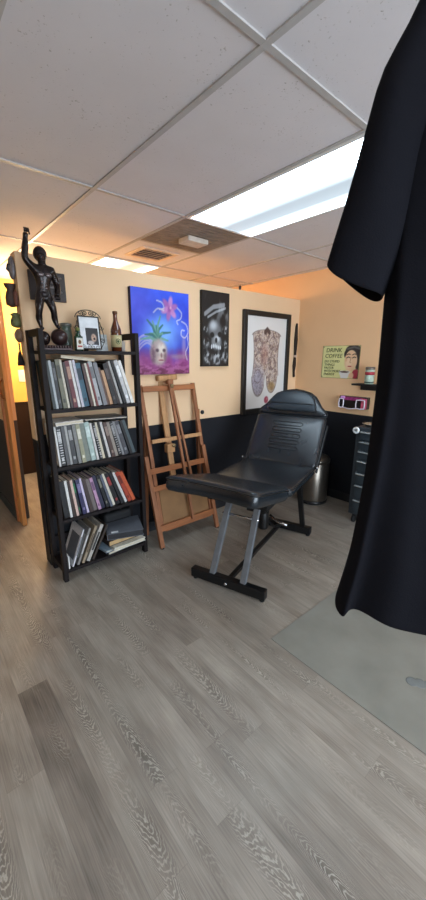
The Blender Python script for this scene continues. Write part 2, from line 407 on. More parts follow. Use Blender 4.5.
MB().bb((-.14, -.128, -.004), (.14, .128, -.001)).build('backing', mat('vent_dark', (70, 54, 44), .8), av, local=True)
for k in range(5):
    y = -.10 + k * .05
    MB().box((0, y, -.008), (.275, .026, .004), 0, Matrix.Rotation(.5, 3, 'X')).build('louvre', mat('vent_slat', (186, 160, 138), .5), av, local=True)

# ------------------------------------------------------------------ artworks (paint = colour laid on the canvas face)
def smooth(a, b, x):
    if a == b: return 1.0 if x >= a else 0.0
    t = min(1, max(0, (x - a) / (b - a))); return t * t * (3 - 2 * t)
def mixc(a, b, t): return tuple(a[i] + (b[i] - a[i]) * t for i in range(3))
def ell(u, v, cx, cy, rx, ry, soft=.25, rot=0.0):
    dx, dy = u - cx, v - cy
    if rot: c, s = math.cos(rot), math.sin(rot); dx, dy = dx * c + dy * s, -dx * s + dy * c
    d = math.hypot(dx / rx, dy / ry); return 1 - smooth(1 - soft, 1 + soft * .4, d)
def stroke(u, v, pts, w):
    best = 9
    for (ax, ay), (bx, by) in zip(pts, pts[1:]):
        dx, dy = bx - ax, by - ay; q = max(0, min(1, ((u - ax) * dx + (v - ay) * dy) / (dx * dx + dy * dy + 1e-9)))
        best = min(best, math.hypot(u - ax - q * dx, v - ay - q * dy))
    return 1 - smooth(w * .6, w * 1.2, best)
def nz(u, v, s, z=0.0): return mnoise.fractal(V((u * s, v * s, z)), 1.0, 2.0, 4)

def painted(name, w, h, nx, ny, fn, parent, M, m, thick=.0):
    """grid in local X (width) and Z (height), facing -Y"""
    bm = bmesh.new(); cl = bm.verts.layers.float_color.new('paint'); g = []
    for j in range(ny + 1):
        row = []
        for i in range(nx + 1):
            u, v = i / nx, j / ny; q = bm.verts.new(M @ V(((u - .5) * w, 0, (v - .5) * h)))
            c = fn(u, v); q[cl] = rgb([max(0, min(255, x)) for x in c]); row.append(q)
        g.append(row)
    for j in range(ny):
        for i in range(nx): bm.faces.new((g[j][i], g[j][i + 1], g[j + 1][i + 1], g[j + 1][i]))
    bm.transform(wmat(parent).inverted())
    me = bpy.data.meshes.new(name); bm.to_mesh(me); bm.free(); me.materials.append(m)
    o = bpy.data.objects.new(name, me); COL.objects.link(o); o.parent = parent
    return o
PAINT = attr_mat('artist_paint', .5, .15)

_bl = None
def blue_art(u, v):
    n = nz(u, v, 3, 1)
    c = mixc((38, 48, 190), (44, 84, 228), smooth(.35, .95, v + n * .2))
    c = mixc(c, (118, 176, 240), .85 * ell(u, v, .5, .5, .42, .34, .9))
    c = mixc(c, (64, 66, 200), .7 * ell(u, v, .12, .82, .3, .25, .9))
    c = mixc(c, (146, 60, 130), smooth(.36, .10, v + n * .12))
    c = mixc(c, (104, 30, 72), smooth(.14, .0, v + n * .1))
    c = mixc(c, (190, 120, 170), .5 * smooth(.45, .6, nz(u, v * 3, 7, 4) + .45) * smooth(.3, .05, v))
    def cv(p, k=8):
        o_ = []
        for i in range(len(p) - 1):
            a, b_, c_, d_ = V(p[max(i - 1, 0)] + (0,)), V(p[i] + (0,)), V(p[i + 1] + (0,)), V(p[min(i + 2, len(p) - 1)] + (0,))
            for j in range(k):
                t = j / k; q = .5 * ((2 * b_) + (c_ - a) * t + (2 * a - 5 * b_ + 4 * c_ - d_) * t * t + (3 * b_ - a - 3 * c_ + d_) * t ** 3); o_.append((q.x, q.y))
        return o_ + [p[-1]]
    global _bl
    if _bl is None:
        _bl = ([cv([(.36, .40 - k * .03), (.24, .47 - k * .03), (.12, .44 - k * .04), (.07, .34 - k * .03)]) for k in range(4)],
               [cv([(.78, .82), (.86, .76), (.84, .69), (.77, .66), (.79, .62)]), cv([(.86, .66), (.95, .62), (.98, .53), (.92, .46), (.85, .49), (.86, .55), (.91, .55)]), cv([(.97, .48), (.98, .36), (.93, .27), (.96, .18)]), cv([(.36, .74), (.44, .79), (.54, .77)]), cv([(.42, .88), (.51, .86), (.54, .80), (.46, .78)])])
    # pale curls left of the head
    for p in _bl[0]: c = mixc(c, (200, 180, 200), .6 * stroke(u, v, p, .013))
    # leafy plume
    for k in range(11):
        a = PI * (.08 + .085 * k); L_ = .27 + .08 * math.sin(k * 2.1); x0_ = .40 + .012 * (k - 5)
        p1 = (x0_ + L_ * .5 * math.cos(a), .40 + L_ * .62 * math.sin(a)); p2 = (x0_ + L_ * 1.0 * math.cos(a), .40 + L_ * .95 * math.sin(a) - .05 * abs(math.cos(a)))
        w_ = .026 * (1 - .75 * min(1, math.hypot(u - x0_, v - .40) / (L_ + .02))) + .003
        c = mixc(c, (36, 98, 92) if k % 2 else (92, 150, 132), .9 * stroke(u, v, [(x0_, .38), p1, p2], w_))
    # pale grey face with a shadowed side
    c = mixc(c, (168, 150, 148), ell(u, v, .43, .27, .165, .18, .35)); c = mixc(c, (226, 216, 204), .9 * ell(u, v, .48, .31, .085, .085, .7)); c = mixc(c, (210, 190, 178), .8 * ell(u, v, .46, .19, .07, .05, .6))
    c = mixc(c, (92, 64, 84), .7 * ell(u, v, .33, .24, .05, .13, .7))
    for ex in (.405, .525): c = mixc(c, (64, 44, 60), .9 * ell(u, v, ex, .295, .034, .026, .6))
    c = mixc(c, (120, 80, 84), .8 * ell(u, v, .475, .235, .02, .035, .6)); c = mixc(c, (130, 62, 76), .8 * ell(u, v, .47, .175, .055, .013, .5)); c = mixc(c, (96, 60, 76), .5 * ell(u, v, .54, .22, .03, .07, .7))
    c = mixc(c, (190, 150, 150), .5 * smooth(.1, .5, nz(u, v, 22, 6)) * ell(u, v, .43, .27, .15, .17, .25))
    # pink flower
    for k in range(6):
        a = 2 * PI * k / 6 + .3
        c = mixc(c, (210, 140, 196) if k % 2 else (178, 104, 176), .9 * ell(u, v, .64 + .08 * math.cos(a), .80 + .075 * math.sin(a), .085, .045, .5, a))
    c = mixc(c, (150, 80, 160), .8 * ell(u, v, .64, .79, .035, .04, .6)); c = mixc(c, (240, 190, 206), .8 * ell(u, v, .66, .81, .02, .02, .5))
    # white tendrils
    for t in _bl[1]: c = mixc(c, (206, 204, 220), .75 * stroke(u, v, t, .0105))
    c = mixc(c, (170, 160, 150), .5 * ell(u, v, .8, .22, .2, .04, .8)); c = mixc(c, (206, 176, 196), .5 * ell(u, v, .9, .35, .05, .16, .8))
    return tuple(x + n * 16 for x in c)
def skull_art(u, v):
    n = nz(u, v, 4, 9); b = 10
    def L_(a, val):
        nonlocal b; b = b + (val - b) * max(0, min(1, a))
    L_(.55 * smooth(.05, .5, nz(u + v * .3, v * .8 - u * .5, 3, 2)) * smooth(.45, .75, v) * smooth(1.0, .85, v), 190)
    L_(.9 * stroke(u, v, [(.1, .70), (.4, .80), (.8, .84)], .035), 150); L_(.7 * stroke(u, v, [(.2, .66), (.5, .74), (.85, .80)], .018), 200)
    L_(ell(u, v, .46, .50, .30, .13, .5), 105); L_(.8 * ell(u, v, .40, .56, .17, .08, .8), 205)
    L_(ell(u, v, .52, .33, .22, .12, .4), 120); L_(.8 * ell(u, v, .55, .38, .12, .05, .7), 225)
    L_(ell(u, v, .36, .43, .085, .04, .35), 6); L_(ell(u, v, .64, .44, .08, .04, .35), 6); L_(ell(u, v, .51, .36, .05, .04, .35), 8)
    for k in range(6): L_(ell(u, v, .34 + k * .065, .27 + .012 * math.sin(k), .026, .034, .4), 215)
    for (x, y, s) in ((.14, .33, .12), (.86, .30, .11), (.2, .12, .17), (.55, .10, .2), (.85, .13, .15), (.86, .5, .12), (.12, .5, .09)):
        L_(.85 * ell(u, v, x, y, s, s * .55, .6) * smooth(-.25, .2, nz(u, v, 12, 5)), 200); L_(.8 * ell(u, v, x + .02, y - .01, s * .4, s * .22, .5), 20)
    L_(.5 * smooth(.1, .5, nz(u, v, 9, 7)) * smooth(.5, .1, v), 190)
    edge = min(u, 1 - u, (1 - v) * 2, v * 2); b *= smooth(0, .06, edge) if edge < .06 else 1
    return (b * .97 + 4, b + 4, b * 1.02 + 6)
def body_art(u, v):
    n = nz(u, v, 14, 3); n2 = nz(u, v, 30, 8)
    c = (226, 224, 222)
    # back piece with two legs ending apart
    def inside(u, v):
        if v > .80: return ell(u, v, .5, .80, .36, .07, .12)
        if v > .36:
            hw = .33 - .03 * math.sin((v - .36) / .44 * PI); return 1 - smooth(hw - .01, hw + .015, abs(u - .5))
        return max(ell(u, v, .32, .36, .17, .23, .1), ell(u, v, .66, .36, .15, .20, .1))
    a = inside(u, v) * (1 - .95 * stroke(u, v, [(.49, .36), (.48, .12)], .02))
    art = mixc((200, 184, 176), (140, 116, 110), smooth(-.15, .3, n)); art = mixc(art, (214, 196, 176), smooth(.05, .4, n2))
    art = mixc(art, (158, 158, 182), .7 * ell(u, v, .3, .28, .2, .2, .6)); art = mixc(art, (164, 132, 82), .8 * ell(u, v, .66, .24, .1, .06, .5))
    art = mixc(art, (84, 64, 62), smooth(.62, .95, abs(math.sin(n * 9 + u * 14)) * abs(math.sin(n2 * 7 + v * 22))) * .9)
    art = mixc(art, (170, 120, 110), .5 * ell(u, v, .45, .6, .12, .14, .8))
    for (x, y, s) in ((.3, .7, .09), (.66, .72, .09), (.32, .54, .1), (.64, .5, .09), (.3, .36, .09)):
        r = math.hypot((u - x) / s, (v - y) / (s * .8)); art = mixc(art, (104, 84, 88), .45 * (1 - smooth(.06, .16, abs(r - 1)))) if r < 1.3 else art
    c = mixc(c, art, a)
    e = a * (1 - a) * 4; c = mixc(c, (90, 74, 66), .6 * e)
    c = mixc(c, (70, 50, 46), .9 * stroke(u, v, [(.45, .84), (.5, .87), (.56, .84)], .03))
    c = mixc(c, (150, 44, 66), .9 * ell(u, v, .54, .085, .06, .045, .3)); c = mixc(c, (210, 150, 150), .6 * ell(u, v, .56, .095, .025, .015, .3))
    return c

# blue canvas
def canvas(name, label, x0, x1, z0, z1, fn, edge, nx, ny, depth=.035):
    cx, cz = (x0 + x1) / 2, (z0 + z1) / 2; y = YP
    t = thing(name, label, 'painting', (cx, y, z0))
    MB().bb((x0, y - depth, z0), (x1, y + .0008, z1)).build('stretched_canvas', edge, t)
    painted('painted_face', x1 - x0 - .002, z1 - z0 - .002, nx, ny, fn, t, Matrix.Translation((cx, y - depth - .001, cz)), PAINT)
    return t
canvas('painting', 'blue and magenta surreal painting of a face with leafy hair above the easel', 1.392, 1.926, 1.368, 2.008, blue_art, mat('dark_canvas_edge', (34, 26, 56), .7), 96, 112)
canvas('painting', 'narrow black painting of white skulls between the blue painting and framed print', 2.072, 2.392, 1.426, 2.062, skull_art, mat('black_canvas_edge', (14, 14, 15), .7), 60, 110, .03)
fa = thing('framed_print', 'large black framed white print of a tattooed body behind the chair', 'picture', (2.94, YP, .94))
x0, x1, z0, z1 = 2.588, 3.300, .94, 1.952
BLK = mat('black_frame_paint', (20, 20, 21), .4, 0, .15)
f = MB()
for s in (0, 1):
    xa = x0 if s == 0 else x1 - .05; f.bb((xa, YP - .035, z0), (xa + .05, YP - .001, z1))
    za = z0 if s == 0 else z1 - .05; f.bb((x0 + .05, YP - .035, za), (x1 - .05, YP - .001, za + .05))
f.build('frame', BLK, fa, bevel=.005)
painted('print', x1 - x0 - .1, z1 - z0 - .1, 110, 160, body_art, fa, Matrix.Translation(((x0 + x1) / 2, YP - .012, (z0 + z1) / 2)), PAINT)
# dark plaque behind the statue
pl = thing('wall_plaque', 'dark square carved plaque on the wall behind the statue', 'plaque', (.815, YP, 1.85))
MB().bb((.708, YP - .02, 1.85), (.93, YP - .001, 2.025)).build('board', mat('dark_plaque', (46, 34, 32), .5, 0, .3, 30), pl, bevel=.004)
f = MB()
for k in range(5): f.ball((.86 + .02 * math.sin(k * 2), YP - .021, 1.88 + k * .028), (.03, .006, .013), 0, 10)
f.build('carving', mat('pewter_carving', (96, 88, 86), .4, .5), pl)
# dagger shaped ornament near the corner
dg = thing('wall_ornament', 'slim black dagger shaped wall ornament between the framed print and corner', 'wall ornament', (3.42, YP, 1.30))
M0 = Matrix.Translation((3.425, YP - .003, 0)) @ Matrix.Rotation(PI / 2, 4, 'X')
MB().prism([(-.014, 1.535), (.016, 1.535), (.026, 1.70), (.012, 1.865), (.002, 1.875), (-.010, 1.84), (-.020, 1.70)], .02, M0).build('blade', mat('black_lacquer', (26, 22, 22), .35), dg, bevel=.004)
MB().prism([(-.016, 1.51), (.018, 1.51), (.018, 1.536), (-.016, 1.536)], .024, M0).build('band', mat('pale_band', (196, 176, 160), .5), dg, bevel=.003)
MB().prism([(-.012, 1.51), (.014, 1.51), (.020, 1.42), (.006, 1.36), (.016, 1.30), (-.008, 1.29), (-.024, 1.42)], .02, M0).build('grip', mat('black_lacquer', (0, 0, 0)), dg, bevel=.004)
tag(MB().lathe([(.006, 0), (.008, .012), (.012, .02), (.012, .04), (.006, .05)], 12, (2.60, YP + .05, PH)).build('knob', mat('black_plastic', (22, 22, 24), .4), loc=(2.60, YP + .05, PH)),
    'tiny black knob on top of the partition wall', 'knob')

# things on the end of the partition
ex = PX
o = thing('oval_mask', 'silver grey oval mask hung highest on the end of the partition wall', 'mask', (ex, YP + .05, 1.96))
MB().ball((ex - .012, YP + .05, 2.03), (.020, .042, .068), 0, 18).build('face', mat('tarnished_silver', (142, 140, 146), .4, .5, .35, 40, .5), o)
f = MB(); f.tube([(ex - .033, YP + .05, 2.05), (ex - .036, YP + .05, 2.02), (ex - .03, YP + .05, 2.005)], [.006, .01, .004], 8)
for s in (-1, 1): f.ball((ex - .029, YP + .05 + s * .017, 2.045), (.005, .011, .006), 0, 10)
f.build('features', mat('pewter_dark', (70, 66, 72), .4, .4), o)
o = thing('carved_mask', 'dark brown flat topped carved mask below the oval silver mask', 'mask', (ex, YP + .06, 1.80))
MB().lathe([(.012, 0), (.034, .012), (.036, .05), (.028, .085), (.020, .10), (.032, .12), (.036, .135), (.012, .136)], 14, (ex - .026, YP + .082, 1.806)).build('body', mat('dark_carved_wood', (74, 56, 48), .6, 0, .35, 40, .4), o)
MB().ball((ex - .011, YP + .035, 1.853), (.014, .020, .05), 0, 12).build('side_figure', mat('reddish_clay', (118, 74, 62), .6, 0, .3, 50), o)
o = thing('frog_mask', 'mossy green small mask below the dark carved mask', 'mask', (ex, YP + .06, 1.68))
MB().lathe([(.010, 0), (.030, .01), (.034, .035), (.026, .06), (.020, .066), (.030, .08), (.012, .09)], 14, (ex - .022, YP + .055, 1.680)).build('body', mat('mossy_glaze', (98, 106, 68), .5, 0, .3, 50, .3), o)
MB().ball((ex - .048, YP + .045, 1.720), (.006, .012, .008), 0, 10).build('eye', mat('eye_dark', (40, 38, 30), .4), o)
o = thing('round_mask', 'round pale blue and brown mask below the green mask', 'mask', (ex, YP + .05, 1.60))
MB().ball((ex - .016, YP + .055, 1.632), (.022, .050, .044), 0, 16).build('disc', mat('brown_glaze', (140, 114, 94), .45, 0, .3, 40), o)
MB().ball((ex - .026, YP + .068, 1.632), (.016, .024, .028), 0, 12).build('blue_face', mat('pale_blue_glaze', (180, 198, 222), .35, 0, .3, 60), o)
o = thing('tassel', 'black hanging tassel at the bottom of the masks', 'tassel', (ex, YP + .06, 1.44))
MB().tube([(ex - .02, YP + .06, 1.588), (ex - .02, YP + .06, 1.53)], .005, 8).build('cord', mat('black_thread', (24, 20, 20), .8), o)
f = MB(); f.lathe([(.020, 0), (.022, .01), (.014, .06), (.008, .085), (.004, .09)], 14, (ex - .022, YP + .06, 1.445)); f.build('fringe', mat('black_thread', (0, 0, 0)), o)
lp = thing('switch_plate', 'white switch plate on the yellow wall seen through the doorway', 'switch', (1.185, YF, 1.2))
MB().bb((1.14, YF - .008, 1.20), (1.225, YF - .001, 1.345)).build('plate', mat('switch_white', (240, 236, 226), .4), lp, bevel=.003)
MB().bb((1.175, YF - .014, 1.255), (1.19, YF - .008, 1.29)).build('toggle', mat('switch_white', (0, 0, 0)), lp, bevel=.002)

# ------------------------------------------------------------------ bookcase
BX0, BX1, BY0, BY1 = .650, 1.300, 2.305, 2.572
DK = wood('espresso_wood', (30, 23, 23), .6, 'Z', .7); DKX = wood('espresso_wood_shelf', (30, 23, 24), .6, 'X', .7); [setattr(m_.node_tree.nodes['Principled BSDF'].inputs['Specular IOR Level'], 'default_value', .25) for m_ in (DK, DKX)]
bc = thing('bookcase', 'dark espresso wooden open bookcase standing against the partition', 'bookcase', ((BX0 + BX1) / 2, (BY0 + BY1) / 2, 0))
for x in (BX0, BX1 - .03):
    for y in (BY0, BY1 - .045):
        MB().bb((x, y, 0), (x + .03, y + .045, 1.662)).build('post', DK, bc, bevel=.003)
    for z in (.06, 1.62): MB().bb((x + .004, BY0 + .045, z), (x + .026, BY1 - .045, z + .042)).build('side_rail', DK, bc, bevel=.002)
SH = [.083, .450, .815, 1.185, 1.540]
for z in SH:
    MB().bb((BX0 + .03, BY0 + .004, z - .022), (BX1 - .03, BY1 - .01, z)).build('shelf', DKX, bc, bevel=.002)
for z in (.2, .95): MB().bb((BX0 + .03, BY1 - .02, z), (BX1 - .03, BY1 - .004, z + .04)).build('back_rail', DKX, bc, bevel=.002)

PAGES = mat('paper_edges', (206, 196, 176), .8, 0, .12, 120, stretch=(1, 1, 30))
def cover(c):
    n = 'cover_%d_%d_%d' % c
    return mat(n, c, .45, 0, .14, 60)
def book_mb(t, h, d, spiral=False):
    """local: spine faces -Y at y=0, x 0..t, z 0..h, depth d"""
    q = MB(); e = min(.0035, t * .18)
    q.bb((0, 0, 0), (t, e, h)); q.bb((0, e, 0), (e, d, h)); q.bb((t - e, e, 0), (t, d, h))
    q.bb((e, e, .004), (t - e, d - .004, h - .004), 1)
    return q
ORD = ['first', 'second', 'third', 'fourth', 'fifth', 'sixth', 'seventh', 'eighth', 'ninth', 'tenth', 'eleventh', 'twelfth', 'thirteenth', 'fourteenth',
       'fifteenth', 'sixteenth', 'seventeenth', 'eighteenth', 'nineteenth', 'twentieth', 'twenty-first', 'twenty-second', 'twenty-third', 'twenty-fourth']
def shelf_books(z, specs, a0, a1, xs, xe, group, where, rnd, hk=1.0):
    """specs: (thickness weight, height, colour, colour word, band colour or None, kind)"""
    n = len(specs); specs = [(s_[0], s_[1] * hk) + tuple(s_[2:]) for s_ in specs]; ang = [a0 + (a1 - a0) * (i / (n - 1)) ** 1.2 for i in range(n)]
    hs = [s[1] for s in specs]
    gaps = sum(min(hs[i], hs[i + 1]) * (math.tan(ang[i + 1]) - math.tan(ang[i])) for i in range(n - 1))
    tot = sum(s[0] / math.cos(a) for s, a in zip(specs, ang)); k = (xe - xs - gaps - .0012 * n) / tot
    x = xs + math.tan(ang[0]) * hs[0] * 0
    for i, s in enumerate(specs):
        wgt, h, c, cw, band, kind = s; t = wgt * k; d = rnd.uniform(.17, .215)
        yo = BY0 + .018 + rnd.uniform(0, .018)
        kinds = {'b': 'book', 'm': 'magazine', 's': 'spiral_notebook'}
        word = {'b': 'book', 'm': 'magazine', 's': 'spiral bound notebook'}[kind]
        mats = [cover(c), PAGES, cover(band) if band else PAGES]
        q = book_mb(t, h, d)
        if band:
            q.bb((t * .12, -.0008, h * .62), (t * .88, 0, h * .88), 2)
            q.bb((t * .25, -.0008, h * .12), (t * .75, 0, h * .2), 2)
        if kind == 's':
            for j in range(14):
                zz = .02 + (h - .04) * j / 13; q.box((t / 2, -.002, zz), (t * .7, .006, .006), 2)
        o = q.build(kinds[kind], mats, loc=(x, yo, z + .0005), local=True)
        o.rotation_euler = (0, -ang[i], 0)
        tag(o, '%s %s standing %s from the left on the %s' % (cw, word, ORD[i], where), 'magazine' if kind == 'm' else ('notebook' if kind == 's' else 'book'), group)
        if i < n - 1: x += t / math.cos(ang[i]) + min(hs[i], hs[i + 1]) * (math.tan(ang[i + 1]) - math.tan(ang[i])) + .0012

W_ = (214, 212, 208); K_ = (26, 25, 27); G_ = (128, 128, 128)
rnd = random.Random(5)
shelf_books(SH[3], [
    (1.0, .262, (34, 44, 42), 'dark green', None, 'b'), (.9, .265, (168, 174, 176), 'pale grey', None, 'm'), (1.2, .255, K_, 'black', (90, 90, 92), 'b'),
    (1.6, .27, (106, 104, 84), 'olive grey', (60, 58, 48), 'b'), (.8, .268, (210, 202, 182), 'cream', None, 'm'), (.9, .255, (52, 36, 36), 'dark brown', None, 'b'),
    (1.6, .262, (98, 34, 42), 'maroon', (170, 130, 110), 'b'), (1.0, .265, W_, 'white', None, 'm'), (1.0, .268, (190, 186, 196), 'lilac grey', None, 'm'),
    (2.2, .25, (44, 88, 108), 'teal blue', (20, 40, 56), 'b'), (1.1, .245, (72, 42, 36), 'brown', None, 'b'), (.8, .25, (212, 204, 188), 'ivory', None, 'm'),
    (.8, .25, (112, 44, 40), 'dark red', None, 'b'), (1.7, .262, (176, 178, 180), 'light grey', (110, 112, 116), 'b'), (1.6, .255, (126, 126, 130), 'mid grey', None, 'b'),
    (1.1, .225, (94, 64, 48), 'tan brown', None, 'b'), (1.3, .21, (190, 148, 112), 'peach', None, 'b'), (1.6, .25, K_, 'black', (80, 70, 70), 'b'),
    (.9, .262, (56, 44, 42), 'dark chestnut', None, 'b'), (.9, .268, (180, 178, 174), 'silver grey', None, 'm'), (1.0, .27, (22, 22, 26), 'jet black', None, 'b'),
    (1.7, .272, (186, 186, 188), 'wide pale grey', (230, 230, 230), 'b'), (1.3, .272, (222, 220, 216), 'bright white', None, 'm')],
    math.radians(4), math.radians(17), BX0 + .052, BX1 - .045, 'books on the top book shelf', 'top book shelf', rnd, 1.12)
shelf_books(SH[2], [
    (.7, .262, W_, 'thin white', None, 'm'), (1.7, .258, (40, 40, 42), 'black and white', (200, 200, 200), 's'), (1.3, .26, (84, 84, 86), 'dark grey', None, 'm'),
    (.9, .26, (160, 160, 158), 'light grey', None, 'm'), (1.7, .262, (62, 62, 64), 'charcoal', (150, 150, 150), 'b'), (1.4, .262, (120, 120, 118), 'mid grey', None, 'm'),
    (1.6, .265, (150, 148, 122), 'olive beige', (210, 206, 190), 'b'), (2.0, .268, (116, 124, 116), 'grey green', None, 'b'), (2.0, .27, (164, 184, 178), 'pale teal', (196, 210, 206), 'b'),
    (.9, .262, W_, 'white', None, 'm'), (1.1, .26, K_, 'black', (170, 170, 170), 's'), (1.2, .262, (204, 194, 170), 'cream', None, 'm'),
    (1.0, .26, (28, 28, 28), 'jet black', None, 'b'), (1.0, .262, (210, 206, 202), 'off white', None, 'm'), (1.5, .258, (78, 58, 52), 'maroon brown', (140, 120, 110), 'b'),
    (1.3, .256, (146, 136, 126), 'taupe', None, 'm'), (1.3, .262, (30, 30, 32), 'black wire bound', (150, 150, 150), 's'), (1.0, .26, (132, 132, 134), 'slate grey', None, 'm'),
    (1.8, .262, (74, 74, 80), 'dark slate', (130, 130, 134), 'b'), (1.2, .262, (34, 32, 34), 'dark', None, 'b'), (1.4, .265, (72, 84, 88), 'blue grey', None, 'b')],
    math.radians(3), math.radians(17), BX0 + .052, BX1 - .045, 'books on the middle book shelf', 'middle book shelf', rnd)
shelf_books(SH[1], [
    (1.9, .262, K_, 'thick black', None, 'b'), (1.0, .265, W_, 'white', None, 'm'), (1.0, .258, (58, 44, 40), 'dark brown', None, 'b'),
    (1.0, .262, (212, 180, 168), 'pale peach', None, 'm'), (1.0, .262, (36, 40, 44), 'slate black', (40, 110, 70), 'b'), (1.6, .258, (46, 44, 82), 'navy', (120, 110, 150), 'b'),
    (.9, .262, (204, 192, 214), 'lilac white', None, 'm'), (1.5, .255, (62, 48, 46), 'chestnut', None, 'b'), (1.5, .245, (112, 102, 100), 'brown grey', None, 'b'),
    (1.3, .25, (180, 140, 170), 'pink lilac', (110, 80, 110), 'b'), (1.6, .262, (40, 40, 62), 'dark navy', None, 'b'), (1.3, .262, (26, 26, 30), 'black', (120, 118, 104), 'b'),
    (1.1, .262, (90, 96, 110), 'blue grey', None, 'b'), (1.1, .265, (210, 202, 184), 'cream', None, 'm'), (1.7, .262, (24, 22, 26), 'black and red', (150, 50, 50), 'b'),
    (1.5, .27, (30, 30, 34), 'tall black', None, 'b'), (1.1, .262, W_, 'bright white', None, 'm'), (1.6, .262, (168, 66, 46), 'brick red', (110, 40, 30), 'b'), (1.6, .258, (196, 92, 56), 'orange red', None, 'b')],
    math.radians(4), math.radians(22), BX0 + .052, BX1 - .065, 'books on the lower book shelf', 'lower book shelf', rnd)
# flat ones lying across the tops
def flat(name, label, cat, c, dims, rot, mats, group=None):
    q = MB(); t = dims[2]; e = min(.003, t * .2)
    q.bb((-dims[0] / 2, -dims[1] / 2, 0), (dims[0] / 2, dims[1] / 2, e)); q.bb((-dims[0] / 2, -dims[1] / 2, t - e), (dims[0] / 2, dims[1] / 2, t))
    q.bb((-dims[0] / 2, -dims[1] / 2, e), (-dims[0] / 2 + e, dims[1] / 2, t - e))
    q.bb((-dims[0] / 2 + e, -dims[1] / 2 + .004, e), (dims[0] / 2 - .004, dims[1] / 2 - .004, t - e), 1)
    o = q.build(name, mats, loc=c, local=True); o.rotation_euler = rot
    return tag(o, label, cat, group)
flat('book', 'cream book lying flat across the tops of books on the top book shelf', 'book', (.875, 2.41, SH[3] + .300), (.22, .17, .018), (0, .10, .05), [cover((206, 196, 176)), PAGES])
flat('magazine', 'white magazine lying flat at the left above the middle book shelf row', 'magazine', (.785, 2.41, SH[2] + .268), (.18, .19, .022), (0, -.02, .03), [cover((226, 224, 220)), PAGES])
flat('magazine', 'grey magazine lying flat across the right half of the middle book shelf row', 'magazine', (1.04, 2.42, SH[2] + .277), (.30, .20, .008), (0, .03, -.03), [cover((132, 132, 134)), PAGES])

# bottom shelf: leaning magazines on the left, a flat pile on the right
def lean(name, label, x, t, h, c, ang, band=None, yo=.02, d=.2, kind='magazine'):
    q = book_mb(t, h, d)
    if band: q.bb((-.0006, .02, h * .15), (0, d * .8, h * .8), 2); q.bb((t * .2, -.0006, h * .3), (t * .8, 0, h * .8), 2)
    o = q.build(name, [cover(c), PAGES, cover(band or c)], loc=(x, BY0 + yo, SH[0] + .001 + t * math.sin(ang)), local=True)
    o.rotation_euler = (0, ang, 0); return tag(o, label, kind, 'leaning books on the bottom shelf')
lean('magazine', 'white magazine with dark swirls leaning outermost at left of bottom shelf', .715, .010, .27, (206, 206, 210), .36, (92, 96, 104))
lean('magazine', 'grey magazine leaning second on the bottom shelf', .748, .016, .27, (132, 128, 124), .40, (190, 188, 184))
lean('book', 'tan book leaning third on the bottom shelf', .782, .018, .275, (150, 134, 112), .43, (92, 80, 66), kind='book')
lean('book', 'pale book with black spine print leaning fourth on the bottom shelf', .816, .024, .275, (178, 172, 164), .46, (44, 42, 42), kind='book')
lean('book', 'dark brown book leaning innermost on the bottom shelf', .856, .016, .262, (56, 46, 40), .49, None, kind='book')
tag(MB().bb((.690, 2.32, .084), (.698, 2.44, .175)).build('card', cover((228, 226, 222)), loc=(.694, 2.38, .084)), 'small white card upright at left end of the bottom shelf', 'card')
PG = 'pile of books on the bottom shelf'
flat('magazine', 'black covered magazine with white edges at the bottom of the pile', 'magazine', (1.095, 2.42, SH[0] + .001), (.26, .195, .024), (0, 0, .10), [cover((38, 46, 54)), PAGES], PG)
flat('magazine', 'pale blue magazine under the brown book in the pile', 'magazine', (1.06, 2.42, SH[0] + .026), (.24, .19, .014), (0, 0, .16), [cover((150, 170, 186)), PAGES], PG)
flat('magazine', 'white magazine with colourful cover sticking out right of the pile', 'magazine', (1.132, 2.372, SH[0] + .041), (.26, .205, .026), (0, 0, .02), [cover((214, 214, 204)), PAGES], PG)
flat('book', 'dark brown book with tan edges in the middle of the pile', 'book', (1.118, 2.42, SH[0] + .068), (.28, .205, .040), (0, 0, .06), [cover((58, 44, 38)), mat('tan_edges', (196, 164, 118), .8)], PG)
flat('book', 'tan covered book right under the grey binder in the pile', 'book', (1.135, 2.42, SH[0] + .109), (.25, .20, .022), (0, 0, -.06), [cover((170, 140, 100)), PAGES], PG)
bd = flat('binder', 'dark grey binder with white sticker on top of the pile', 'binder', (1.133, 2.368, SH[0] + .132), (.262, .26, .048), (0, 0, -.35), [mat('grey_binder', (98, 102, 110), .5), cover((40, 40, 44))], PG)
MB().bb((-.10, -.12, .0482), (-.05, -.095, .049)).build('sticker', cover((226, 228, 230)), bd, local=True)
cs = thing('camera_case', 'black soft case lying behind the grey binder on the bottom shelf', 'case', (1.135, 2.49, SH[0] + .182))
q = MB(); q.bb((1.02, 2.44, SH[0] + .182), (1.25, 2.54, SH[0] + .262)); q.build('body', mat('black_nylon', (20, 20, 22), .7, 0, .2, 60, .3), cs, bevel=.025, seg=4)
q = MB(); q.tube([(1.06, 2.47, SH[0] + .259), (1.08, 2.47, SH[0] + .285), (1.15, 2.47, SH[0] + .285), (1.17, 2.47, SH[0] + .259)], .007, 8); q.build('grab_handle', mat('black_nylon', (0, 0, 0)), cs)

